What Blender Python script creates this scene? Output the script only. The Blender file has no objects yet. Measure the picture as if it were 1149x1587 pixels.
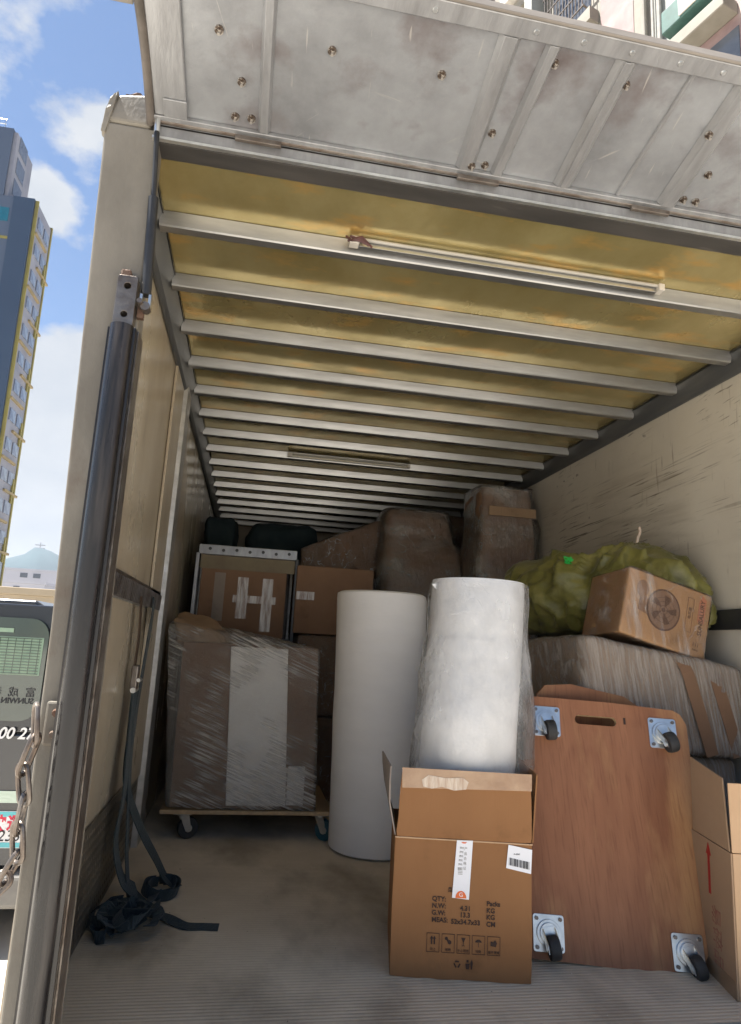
import bpy, bmesh, math, random
from mathutils import Vector, Matrix, Euler, noise
random.seed(7)
C = bpy.context.scene.collection
R = math.radians
scn = bpy.context.scene
# ---------------------------------------------------------------- camera
cam = bpy.data.objects.new('camera', bpy.data.cameras.new('camera')); C.objects.link(cam)
rx, ux, fx = Vector((.98224, -.18002, .05292)), Vector((-.08664, -.18498, .97892)), Vector((.16644, .96611, .19729))
cam.matrix_world = Matrix(((rx.x, ux.x, -fx.x, .4106), (rx.y, ux.y, -fx.y, 0), (rx.z, ux.z, -fx.z, .8937), (0, 0, 0, 1)))
cam.data.sensor_fit = 'VERTICAL'; cam.data.sensor_height = 36; cam.data.lens = 1037.74 / 1587 * 36
cam.data.clip_start = .05; cam.data.clip_end = 9000
scn.camera = cam
# ---------------------------------------------------------------- light
SUN_AZ, SUN_EL = R(-82), R(67)
scn.view_settings.view_transform = 'Standard'; scn.view_settings.look = 'None'
scn.view_settings.gamma = 1; scn.view_settings.use_curve_mapping = False
scn.view_settings.exposure = 1.78
w = bpy.data.worlds.new('World'); scn.world = w; w.use_nodes = True
nt = w.node_tree; nt.nodes.clear()
def N(t, ty, **kw):
    n = t.nodes.new(ty)
    for k, v in kw.items(): setattr(n, k, v)
    return n
out = N(nt, 'ShaderNodeOutputWorld'); bg = N(nt, 'ShaderNodeBackground'); bg.inputs[1].default_value = .05
sky = N(nt, 'ShaderNodeTexSky', sky_type='NISHITA'); sky.sun_disc = False
sky.sun_elevation = SUN_EL; sky.sun_rotation = SUN_AZ; sky.air_density = 1.0; sky.dust_density = .1; sky.ozone_density = 3.5
tc = N(nt, 'ShaderNodeTexCoord')
nz = N(nt, 'ShaderNodeTexNoise'); nz.inputs['Scale'].default_value = 5.5; nz.inputs['Detail'].default_value = 9; nz.inputs['Roughness'].default_value = .58
mp = N(nt, 'ShaderNodeMapping'); mp.inputs['Location'].default_value = (3.1, 1.7, .4); mp.inputs['Scale'].default_value = (1, 1, 1.5)
nt.links.new(tc.outputs['Generated'], mp.inputs[0]); nt.links.new(mp.outputs[0], nz.inputs['Vector'])
CLOUDS = [((-.233, .76, .607), .10, 1.0), ((-.291, .799, .527), .055, 1.0), ((-.272, .908, .318), .10, 1.25), ((-.279, .929, .242), .12, 1.2), ((-.285, .95, .131), .06, .9),
          ((-.307, .69, .656), .10, .42), ((-.25, .70, .67), .12, .3)]
acc = None
for d, r, amp in CLOUDS:
    dist = N(nt, 'ShaderNodeVectorMath', operation='DISTANCE'); dist.inputs[1].default_value = Vector(d).normalized()
    nt.links.new(tc.outputs['Generated'], dist.inputs[0])
    mr = N(nt, 'ShaderNodeMapRange'); mr.inputs[1].default_value = 0; mr.inputs[2].default_value = r
    mr.inputs[3].default_value = amp; mr.inputs[4].default_value = 0
    nt.links.new(dist.outputs['Value'], mr.inputs[0])
    if acc is None: acc = mr.outputs[0]
    else:
        mx = N(nt, 'ShaderNodeMath', operation='MAXIMUM'); nt.links.new(acc, mx.inputs[0]); nt.links.new(mr.outputs[0], mx.inputs[1]); acc = mx.outputs[0]
m1 = N(nt, 'ShaderNodeMath', operation='MULTIPLY_ADD'); m1.inputs[1].default_value = .42; nt.links.new(acc, m1.inputs[0]); nt.links.new(nz.outputs[0], m1.inputs[2])
sp = N(nt, 'ShaderNodeSeparateXYZ'); nt.links.new(tc.outputs['Generated'], sp.inputs[0])
hz = N(nt, 'ShaderNodeMapRange'); hz.inputs[1].default_value = 0; hz.inputs[2].default_value = .42; hz.inputs[3].default_value = .30; hz.inputs[4].default_value = .02
nt.links.new(sp.outputs[2], hz.inputs[0])      # cumulus bank thickens towards the horizon
m0 = N(nt, 'ShaderNodeMath', operation='ADD'); nt.links.new(m1.outputs[0], m0.inputs[0]); nt.links.new(hz.outputs[0], m0.inputs[1]); m1 = m0
rp = N(nt, 'ShaderNodeValToRGB'); rp.color_ramp.elements[0].position = .62; rp.color_ramp.elements[1].position = .74
nt.links.new(m1.outputs[0], rp.inputs[0])
nz2 = N(nt, 'ShaderNodeTexNoise'); nz2.inputs['Scale'].default_value = 9; nz2.inputs['Detail'].default_value = 5
nt.links.new(mp.outputs[0], nz2.inputs['Vector'])
cc = N(nt, 'ShaderNodeMix', data_type='RGBA'); cc.inputs[6].default_value = (2.9, 3.3, 3.9, 1); cc.inputs[7].default_value = (5.2, 5.25, 5.3, 1)
nt.links.new(nz2.outputs[0], cc.inputs[0])
mixc = N(nt, 'ShaderNodeMix', data_type='RGBA')
skm = N(nt, 'ShaderNodeMix', data_type='RGBA'); skm.inputs[0].default_value = .0; skm.inputs[7].default_value = (3.4, 3.7, 4.2, 1)   # thin high veil
nt.links.new(sky.outputs[0], skm.inputs[6])
nt.links.new(rp.outputs[0], mixc.inputs[0]); nt.links.new(skm.outputs[2], mixc.inputs[6]); nt.links.new(cc.outputs[2], mixc.inputs[7])
nt.links.new(mixc.outputs[2], bg.inputs[0]); nt.links.new(bg.outputs[0], out.inputs[0])
sl = bpy.data.lights.new('sun', 'SUN'); sl.energy = 5; sl.angle = R(.5); sl.color = (1, .955, .88)
sun = bpy.data.objects.new('sun', sl); C.objects.link(sun)
sd = Vector((math.sin(SUN_AZ) * math.cos(SUN_EL), math.cos(SUN_AZ) * math.cos(SUN_EL), math.sin(SUN_EL)))
sun.rotation_euler = sd.to_track_quat('Z', 'Y').to_euler(); sun.location = (0, 0, 30)
# ---------------------------------------------------------------- materials
def mat(name, c1, c2=None, rough=.6, metal=0, scale=6, stretch=(1, 1, 1), lo=.35, hi=.65, bump=0, bscale=None, bstretch=None,
        c3=None, s3=2, lo3=.5, hi3=.7, st3=(1, 1, 1), rough2=None, detail=6, spec=.5, alpha=None, trans=0, rot=(0, 0, 0), coat=0, bdist=.01, sheen=0, amask=None):
    m = bpy.data.materials.new(name); m.use_nodes = True; t = m.node_tree; p = t.nodes['Principled BSDF']
    p.inputs['Roughness'].default_value = rough; p.inputs['Metallic'].default_value = metal
    p.inputs['Specular IOR Level'].default_value = spec; p.inputs['Transmission Weight'].default_value = trans
    p.inputs['Coat Weight'].default_value = coat; p.inputs['Coat Roughness'].default_value = .12
    p.inputs['Sheen Weight'].default_value = sheen
    c = N(t, 'ShaderNodeTexCoord')
    def nse(sc, st, det=detail, rt=(0, 0, 0)):
        mpp = N(t, 'ShaderNodeMapping'); mpp.inputs['Scale'].default_value = st
        rr0 = N(t, 'ShaderNodeMapping'); rr0.inputs['Rotation'].default_value = rt
        n = N(t, 'ShaderNodeTexNoise'); n.inputs['Scale'].default_value = sc; n.inputs['Detail'].default_value = det; n.inputs['Roughness'].default_value = .6
        t.links.new(c.outputs['Object'], rr0.inputs[0]); t.links.new(rr0.outputs[0], mpp.inputs[0]); t.links.new(mpp.outputs[0], n.inputs['Vector']); return n.outputs[0]
    def ramp(s, a, b):
        r = N(t, 'ShaderNodeMapRange'); r.inputs[1].default_value = a; r.inputs[2].default_value = b; t.links.new(s, r.inputs[0]); return r.outputs[0]
    if c2 is None: c2 = tuple(x * .82 for x in c1)
    f = ramp(nse(scale, stretch, rt=rot), lo, hi)
    mx = N(t, 'ShaderNodeMix', data_type='RGBA'); mx.inputs[6].default_value = (*c1, 1); mx.inputs[7].default_value = (*c2, 1)
    t.links.new(f, mx.inputs[0]); col = mx.outputs[2]
    if c3:
        f3 = ramp(nse(s3, st3), lo3, hi3); m3 = N(t, 'ShaderNodeMix', data_type='RGBA'); m3.inputs[7].default_value = (*c3, 1)
        t.links.new(f3, m3.inputs[0]); t.links.new(col, m3.inputs[6]); col = m3.outputs[2]
    t.links.new(col, p.inputs['Base Color'])
    if rough2 is not None:
        rr = N(t, 'ShaderNodeMapRange'); rr.inputs[3].default_value = rough; rr.inputs[4].default_value = rough2; t.links.new(f, rr.inputs[0]); t.links.new(rr.outputs[0], p.inputs['Roughness'])
    if bump:
        b = N(t, 'ShaderNodeBump'); b.inputs['Strength'].default_value = bump; b.inputs['Distance'].default_value = bdist
        t.links.new(nse(bscale or scale * 4, bstretch or stretch, 4, rot), b.inputs['Height']); t.links.new(b.outputs[0], p.inputs['Normal'])
    if alpha:
        a0, a1, asc, ast, arot, al, ah = alpha
        fa = ramp(nse(asc, ast, 5, arot), al, ah)
        if amask:
            mm = N(t, 'ShaderNodeMath', operation='MULTIPLY'); t.links.new(fa, mm.inputs[0]); t.links.new(ramp(nse(amask, (1, 1, 1), 3), .36, .58), mm.inputs[1]); fa = mm.outputs[0]
        ra = N(t, 'ShaderNodeMapRange'); ra.inputs[3].default_value = a0; ra.inputs[4].default_value = a1
        t.links.new(fa, ra.inputs[0]); t.links.new(ra.outputs[0], p.inputs['Alpha'])
    return m
M = {}
M['beige'] = mat('beige painted steel', (.22, .20, .165), (.155, .14, .115), rough=.5, spec=.3, scale=3, stretch=(2, 2, 1), c3=(.13, .10, .075), s3=5, lo3=.58, hi3=.8, bump=.15, bscale=40)
M['panelL'] = mat('cream wall panel', (.50, .43, .32), (.38, .31, .22), rough=.22, rough2=.4, scale=2, stretch=(1, 1, .5), c3=(.20, .16, .12), s3=4, lo3=.62, hi3=.85, st3=(1, 1, .5), bump=.03, bscale=3, bdist=.05)
def scuffed():
    m = mat('scuffed cream wall panel', (.58, .535, .455), (.50, .455, .38), rough=.42, scale=1.6, bump=.04, bscale=4)
    t = m.node_tree; p = t.nodes['Principled BSDF']; base = p.inputs['Base Color'].links[0].from_socket
    c = N(t, 'ShaderNodeTexCoord')
    def layer(base, rot, st, sc, lo, hi, col, mscale, mlo, mhi, zlo=None, zhi=None, amt=1):
        a = N(t, 'ShaderNodeMapping'); a.inputs['Rotation'].default_value = rot
        a2 = N(t, 'ShaderNodeMapping'); a2.inputs['Scale'].default_value = st
        n = N(t, 'ShaderNodeTexNoise'); n.inputs['Scale'].default_value = sc; n.inputs['Detail'].default_value = 3
        t.links.new(c.outputs['Object'], a.inputs[0]); t.links.new(a.outputs[0], a2.inputs[0]); t.links.new(a2.outputs[0], n.inputs['Vector'])
        r = N(t, 'ShaderNodeMapRange'); r.inputs[1].default_value = lo; r.inputs[2].default_value = hi; t.links.new(n.outputs[0], r.inputs[0])
        k = N(t, 'ShaderNodeTexNoise'); k.inputs['Scale'].default_value = mscale; k.inputs['Detail'].default_value = 4; t.links.new(c.outputs['Object'], k.inputs['Vector'])
        r2 = N(t, 'ShaderNodeMapRange'); r2.inputs[1].default_value = mlo; r2.inputs[2].default_value = mhi; t.links.new(k.outputs[0], r2.inputs[0])
        mu = N(t, 'ShaderNodeMath', operation='MULTIPLY'); t.links.new(r.outputs[0], mu.inputs[0]); t.links.new(r2.outputs[0], mu.inputs[1]); s = mu.outputs[0]
        if zlo is not None:
            sp = N(t, 'ShaderNodeSeparateXYZ'); t.links.new(c.outputs['Object'], sp.inputs[0])
            for a_, b_ in ((zlo - .12, zlo + .05), (zhi + .12, zhi - .05)):
                q = N(t, 'ShaderNodeMapRange'); q.inputs[1].default_value = a_; q.inputs[2].default_value = b_; t.links.new(sp.outputs[2], q.inputs[0])
                mm = N(t, 'ShaderNodeMath', operation='MULTIPLY'); t.links.new(s, mm.inputs[0]); t.links.new(q.outputs[0], mm.inputs[1]); s = mm.outputs[0]
        ma = N(t, 'ShaderNodeMath', operation='MULTIPLY'); ma.inputs[1].default_value = amt; t.links.new(s, ma.inputs[0]); s = ma.outputs[0]
        x = N(t, 'ShaderNodeMix', data_type='RGBA'); x.inputs[7].default_value = (*col, 1); t.links.new(s, x.inputs[0]); t.links.new(base, x.inputs[6]); return x.outputs[2]
    base = layer(base, (R(2), 0, 0), (1, .45, 17), 5.5, .585, .645, (.10, .075, .055), 2.6, .43, .56, 2.40, 2.70, .85)
    base = layer(base, (R(-3), 0, 0), (1, .8, 9), 2.5, .45, .7, (.33, .285, .225), 1.8, .4, .6, 2.2, 2.72, .6)
    base = layer(base, (R(6), 0, 0), (1, 1.2, 18), 6, .62, .66, (.10, .08, .06), 2, .5, .62, None, None, .7)
    base = layer(base, (0, 0, 0), (1, 8, .8), 6, .62, .7, (.2, .16, .12), 5, .48, .6, None, None, .6)
    base = layer(base, (0, 0, 0), (1, 1, 1.7), 14, .70, .72, (.06, .05, .04), 2, .48, .58, None, None, .8)
    t.links.new(base, p.inputs['Base Color']); return m
M['panelR'] = scuffed()
M['yellow'] = mat('yellow glass fibre ceiling', (.66, .56, .28), (.42, .335, .13), rough=.15, rough2=.27, metal=.68, scale=2.6, lo=.3, hi=.7, stretch=(1.5, 1, 1), c3=(.80, .50, .16), s3=5, lo3=.54, hi3=.70, st3=(1, 2.2, 1), bump=.17, bscale=1.6, bstretch=(1.7, .9, 1), bdist=.045, spec=.8)  # c3 gold patches paint amber glints into the ceiling colour
M['alu'] = mat('brushed aluminium', (.55, .54, .52), (.42, .41, .39), rough=.38, rough2=.5, metal=.75, scale=9, stretch=(.3, 3, 3), bump=.1, bscale=60, bstretch=(.1, 2, 2))
M['ribalu'] = mat('painted aluminium rib', (.43, .43, .425), (.31, .31, .305), rough=.34, metal=.85, scale=9, stretch=(.4, 3, 3))
def doorskin():
    m = mat('scratched door sheet', (.40, .415, .435), (.185, .19, .20), rough=.32, rough2=.52, metal=.5, scale=4, lo=.28, hi=.72, c3=(.17, .145, .145), s3=3.2, lo3=.52, hi3=.68, bump=.12, bscale=18)
    t = m.node_tree; p = t.nodes['Principled BSDF']; base = p.inputs['Base Color'].links[0].from_socket; c = N(t, 'ShaderNodeTexCoord')
    for rot, st, lo in ((R(20), (40, 2.5, 1), .70), (R(-50), (34, 2, 1), .71), (R(80), (28, 1.6, 1), .70), (R(5), (55, 5, 1), .69)):
        a = N(t, 'ShaderNodeMapping'); a.inputs['Rotation'].default_value = (0, 0, rot); a2 = N(t, 'ShaderNodeMapping'); a2.inputs['Scale'].default_value = st
        n = N(t, 'ShaderNodeTexNoise'); n.inputs['Scale'].default_value = 1.6; n.inputs['Detail'].default_value = 3
        t.links.new(c.outputs['Object'], a.inputs[0]); t.links.new(a.outputs[0], a2.inputs[0]); t.links.new(a2.outputs[0], n.inputs['Vector'])
        r = N(t, 'ShaderNodeMapRange'); r.inputs[1].default_value = lo; r.inputs[2].default_value = lo + .06; r.inputs[4].default_value = .6; t.links.new(n.outputs[0], r.inputs[0])
        x = N(t, 'ShaderNodeMix', data_type='RGBA'); x.inputs[7].default_value = (.5, .48, .45, 1); t.links.new(r.outputs[0], x.inputs[0]); t.links.new(base, x.inputs[6]); base = x.outputs[2]
    t.links.new(base, p.inputs['Base Color']); return m
M['doorskin'] = doorskin()
M['doorrib'] = mat('door stiffener metal', (.35, .355, .365), (.25, .252, .258), rough=.36, metal=.5, scale=8, stretch=(3, .6, 1), bump=.1, bscale=40)
M['steel'] = mat('worn steel', (.24, .215, .19), (.13, .10, .08), rough=.4, metal=.8, scale=14, bump=.2, bscale=60)
M['boltsteel'] = mat('dirty bolt steel', (.45, .42, .38), (.12, .09, .07), rough=.4, metal=.7, scale=70, lo=.45, hi=.55)
M['zinc'] = mat('zinc plated steel', (.72, .73, .72), (.55, .56, .55), rough=.28, metal=.85, scale=20)
M['rust'] = mat('rusty fitting', (.13, .065, .04), (.17, .13, .10), rough=.7, metal=.3, scale=22, bump=.5, bscale=60)
M['darkrail'] = mat('dark grey rail', (.075, .078, .08), (.11, .11, .105), rough=.4, scale=6, stretch=(3, .5, 3), metal=.2)
M['headerdark'] = mat('dark worn header paint', (.040, .038, .036), (.065, .06, .056), rough=.5, spec=.3, scale=4, stretch=(.6, 3, 3), c3=(.12, .11, .10), s3=7, lo3=.62, hi3=.75, st3=(.5, 2, 2))
M['darkpipe'] = mat('black greasy column', (.005, .005, .006), (.014, .012, .011), spec=.5, rough=.2, rough2=.42, scale=3, stretch=(12, 12, .6), c3=(.09, .076, .066), s3=5, lo3=.52, hi3=.85, st3=(6, 6, .4), bump=.08, bscale=20, bstretch=(4, 4, 1))
M['brownrubber'] = mat('dusty brown rubber', (.13, .11, .095), (.07, .06, .05), rough=.6, scale=12)
M['lip'] = mat('grimy door edge', (.24, .215, .19), (.17, .15, .13), rough=.75, scale=8, stretch=(.5, 2, 2))
M['black'] = mat('black paint', (.012, .012, .013), (.03, .03, .03), rough=.4, scale=10)
M['rubber'] = mat('black rubber', (.022, .022, .022), (.04, .04, .04), rough=.7, scale=20)
M['teal'] = mat('dark teal webbing', (.012, .024, .028), (.020, .034, .040), rough=.75, scale=30, bump=.5, bscale=160, bstretch=(1, 1, 1), sheen=.1)
M['brownweb'] = mat('brown webbing', (.09, .055, .03), (.06, .035, .02), rough=.8, scale=30, bump=.4, bscale=150)
def floormat():
    m = mat('ribbed floor', (.60, .515, .39), (.48, .405, .305), rough=.45, spec=.2, rough2=.6, scale=2.5, lo=.3, hi=.7, c3=(.27, .225, .165), s3=2.2, lo3=.46, hi3=.66, st3=(1, .55, 1), bump=.1, bscale=60, metal=.1)
    return m
M['floor'] = floormat()
def cardboard(name, c, c2, rough=.72, corr=(1, 0, 0)):
    m = mat(name, c, c2, rough=rough, spec=.15, scale=3.5, stretch=(1, 1, 1), lo=.3, hi=.7, bump=.16, bscale=9, bstretch=(9, 9, .5), bdist=.006, c3=tuple(x * .55 for x in c), s3=7, lo3=.60, hi3=.9)
    return m
M['card'] = cardboard('corrugated cardboard', (.285, .140, .060), (.24, .114, .048))
M['fancard'] = cardboard('tan fan carton board', (.46, .265, .13), (.40, .225, .105))
M['card2'] = cardboard('greyish cardboard', (.36, .245, .155), (.30, .20, .125))
M['card3'] = cardboard('dark brown cardboard', (.25, .15, .092), (.20, .115, .07))
M['cardlight'] = cardboard('pale cardboard', (.52, .35, .215), (.45, .29, .17))
M['cardin'] = cardboard('inner cardboard', (.30, .25, .21), (.24, .2, .17))
M['tape'] = mat('brown packing tape', (.27, .145, .07), (.36, .22, .12), rough=.2, scale=12, bump=.3, bscale=20, coat=.5)
M['cleartape'] = mat('pale packing tape', (.56, .46, .36), (.36, .24, .16), rough=.18, scale=10, stretch=(8, 1, 1.2), coat=.5, bump=.4, bscale=12)
M['tapestrip'] = mat('shiny clear tape strip', (.55, .50, .44), (.27, .18, .12), rough=.16, scale=5, stretch=(9, 1, 1.1), lo=.4, hi=.6, coat=.6, bump=.3, bscale=15)
M['foam'] = mat('white foam sheet roll', (.80, .775, .745), (.75, .725, .695), rough=.75, scale=2.5, stretch=(1, 1, 3), bump=.08, bscale=30)
M['foamend'] = mat('foam roll end', (.72, .72, .72), (.6, .6, .6), rough=.8, scale=10)
def bubble():
    m = mat('bubble wrap', (.70, .69, .675), (.64, .63, .615), rough=.3, scale=5, stretch=(1, 1, .4), lo=.3, hi=.7)
    t = m.node_tree; p = t.nodes['Principled BSDF']; c = N(t, 'ShaderNodeTexCoord'); v = N(t, 'ShaderNodeTexVoronoi'); v.inputs['Scale'].default_value = 90
    b = N(t, 'ShaderNodeBump'); b.inputs['Strength'].default_value = .2; b.inputs['Distance'].default_value = .002; b.invert = True
    n = N(t, 'ShaderNodeTexNoise'); n.inputs['Scale'].default_value = 9; b2 = N(t, 'ShaderNodeBump'); b2.inputs['Strength'].default_value = .1; b2.inputs['Distance'].default_value = .012
    t.links.new(c.outputs['Object'], v.inputs['Vector']); t.links.new(v.outputs['Distance'], b.inputs['Height']); t.links.new(c.outputs['Object'], n.inputs['Vector'])
    t.links.new(n.outputs[0], b2.inputs['Height']); t.links.new(b2.outputs[0], b.inputs['Normal']); t.links.new(b.outputs[0], p.inputs['Normal']); return m
M['bubble'] = bubble()
def film(name, a0, a1, sc=5, st=(1, 1, 9), rot=(0, 0, 0), lo=.42, hi=.68, col=(.78, .76, .73), rough=.12, bump=.8, bs=8, bst=(1, 1, 6), bd=.012, amask=None, gloss=1.0, crinkle=0):
    m = bpy.data.materials.new(name); m.use_nodes = True; t = m.node_tree; t.nodes.clear()
    o = N(t, 'ShaderNodeOutputMaterial'); c = N(t, 'ShaderNodeTexCoord')
    def nse(sc_, st_, det, rt):
        a = N(t, 'ShaderNodeMapping'); a.inputs['Rotation'].default_value = rt; b = N(t, 'ShaderNodeMapping'); b.inputs['Scale'].default_value = st_
        n = N(t, 'ShaderNodeTexNoise'); n.inputs['Scale'].default_value = sc_; n.inputs['Detail'].default_value = det; n.inputs['Roughness'].default_value = .6
        t.links.new(c.outputs['Object'], a.inputs[0]); t.links.new(a.outputs[0], b.inputs[0]); t.links.new(b.outputs[0], n.inputs['Vector']); return n.outputs[0]
    def mr(s_, a, b, u=0, v=1):
        r = N(t, 'ShaderNodeMapRange'); r.inputs[1].default_value = a; r.inputs[2].default_value = b; r.inputs[3].default_value = u; r.inputs[4].default_value = v; t.links.new(s_, r.inputs[0]); return r.outputs[0]
    fa = mr(nse(sc, st, 5, rot), lo, hi)
    if amask:
        mm = N(t, 'ShaderNodeMath', operation='MULTIPLY'); t.links.new(fa, mm.inputs[0]); t.links.new(mr(nse(amask, (1, 1, 1), 3, rot), .42, .60), mm.inputs[1]); fa = mm.outputs[0]
    fa = mr(fa, 0, 1, a0, a1)
    if crinkle:      # thin highlights along the film's creases, painted in as whitish opacity
        for sc2, st2, wdt, off in ((crinkle, (1, 1, 1), .010, 0), (crinkle * 1.8, (1.6, 1.6, .8), .014, .7)):
            k1 = nse(sc2, st2, 2.5, (rot[0] + off, rot[1], rot[2])); sb = N(t, 'ShaderNodeMath', operation='SUBTRACT'); sb.inputs[1].default_value = .5; t.links.new(k1, sb.inputs[0])
            ab = N(t, 'ShaderNodeMath', operation='ABSOLUTE'); t.links.new(sb.outputs[0], ab.inputs[0]); ln_ = mr(ab.outputs[0], 0, wdt, 1, 0)
            mk = N(t, 'ShaderNodeMath', operation='MULTIPLY'); t.links.new(ln_, mk.inputs[0]); t.links.new(mr(nse(sc2 * .6, (1, 1, 1), 2, (0, off, 1)), .48, .62, 0, .75 if name[:5] != 'clear' else .3), mk.inputs[1])
            mx_ = N(t, 'ShaderNodeMath', operation='MAXIMUM'); t.links.new(fa, mx_.inputs[0]); t.links.new(mk.outputs[0], mx_.inputs[1]); fa = mx_.outputs[0]
    b = N(t, 'ShaderNodeBump'); b.inputs['Strength'].default_value = bump; b.inputs['Distance'].default_value = bd; t.links.new(nse(bs, bst, 4, rot), b.inputs['Height'])
    b2 = N(t, 'ShaderNodeBump'); b2.inputs['Strength'].default_value = bump; b2.inputs['Distance'].default_value = bd * .35; t.links.new(nse(bs * 3.5, bst, 3, (rot[0], rot[1] + .5, rot[2])), b2.inputs['Height']); t.links.new(b.outputs[0], b2.inputs['Normal'])
    tr_ = N(t, 'ShaderNodeBsdfTransparent'); di = N(t, 'ShaderNodeBsdfDiffuse'); di.inputs[0].default_value = (*col, 1); t.links.new(b.outputs[0], di.inputs['Normal'])
    tl = N(t, 'ShaderNodeBsdfTranslucent'); tl.inputs[0].default_value = (*col, 1); dm = N(t, 'ShaderNodeMixShader'); dm.inputs[0].default_value = .08; t.links.new(di.outputs[0], dm.inputs[1]); t.links.new(tl.outputs[0], dm.inputs[2])
    m1_ = N(t, 'ShaderNodeMixShader'); t.links.new(fa, m1_.inputs[0]); t.links.new(tr_.outputs[0], m1_.inputs[1]); t.links.new(dm.outputs[0], m1_.inputs[2])
    gl = N(t, 'ShaderNodeBsdfGlossy'); gl.inputs['Roughness'].default_value = rough; t.links.new(b2.outputs[0], gl.inputs['Normal'])
    fr_ = N(t, 'ShaderNodeFresnel'); fr_.inputs[0].default_value = 1.4; t.links.new(b2.outputs[0], fr_.inputs['Normal'])
    ml = N(t, 'ShaderNodeMath', operation='MULTIPLY'); ml.inputs[1].default_value = gloss * .8; ml.use_clamp = True; t.links.new(fr_.outputs[0], ml.inputs[0])
    m2_ = N(t, 'ShaderNodeMixShader'); t.links.new(ml.outputs[0], m2_.inputs[0]); t.links.new(m1_.outputs[0], m2_.inputs[1]); t.links.new(gl.outputs[0], m2_.inputs[2]); t.links.new(m2_.outputs[0], o.inputs[0])
    return m
M['film_streak'] = film('stretch film with diagonal streaks', .12, .95, sc=5, st=(1.2, 1, 26), rot=(0, R(-22), 0), lo=.42, hi=.62, bs=9, bst=(1.2, 1, 22), bd=.02, bump=1, col=(.86, .82, .76), amask=2.6, rough=.1)
M['film_pale'] = film('pale layered stretch film', .20, .58, sc=5, st=(22, 4, 1), rot=(0, R(8), 0), lo=.36, hi=.68, bs=9, bst=(12, 3, 1), col=(.70, .63, .56), bd=.02, bump=1)
M['film_dark'] = film('thin glossy film', .03, .22, crinkle=7, sc=6, st=(4, 4, 1), lo=.5, hi=.72, bs=7, bst=(3, 3, 1.0), bd=.05, bump=1, rough=.07, gloss=2.2)
M['film_grey'] = film('cloudy grey film', .08, .55, crinkle=5, sc=3.5, st=(1, 1, 1.6), lo=.42, hi=.64, bs=6, bst=(2.2, 2.2, .9), col=(.52, .51, .48), bd=.04, bump=1, rough=.07, gloss=2.2)
M['bag'] = film('clear plastic bag', .10, .45, crinkle=4, sc=2.2, st=(2, 2, 1.2), lo=.42, hi=.70, bs=3.5, bst=(1.6, 1.6, 1.2), bd=.03, col=(.90, .895, .89), bump=.7, rough=.08)
M['fanfilm'] = film('clear film over the fan carton', .03, .36, crinkle=6, sc=4, st=(5, 2, .8), rot=(0, R(20), 0), lo=.52, hi=.72, bs=5, bst=(3, 1, 1), bd=.025, rough=.08)
M['paper'] = mat('white foam board', (.92, .90, .85), (.84, .81, .76), rough=.6, scale=7, bump=.2, bscale=9)
M['label'] = mat('white label paper', (.80, .80, .82), (.74, .74, .76), rough=.5)
M['ink'] = mat('dark brown ink', (.028, .012, .007), (.04, .018, .010), rough=.7)
M['inkfan'] = mat('brown fan print', (.11, .05, .025), (.14, .065, .03), rough=.7)
M['inkfan2'] = mat('lighter brown fan print', (.22, .115, .06), (.26, .14, .075), rough=.7)
M['blackink'] = mat('black ink', (.015, .015, .02), rough=.6)
M['greyink'] = mat('grey ink', (.35, .33, .30), rough=.6)
M['orange'] = mat('orange print', (.75, .16, .03), (.7, .12, .02), rough=.5)
M['red'] = mat('red print', (.34, .012, .010), (.28, .01, .01), rough=.6)
M['fadedred'] = mat('faded red stamp', (.24, .085, .06), (.30, .16, .10), rough=.7, scale=40, lo=.4, hi=.6)
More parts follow.
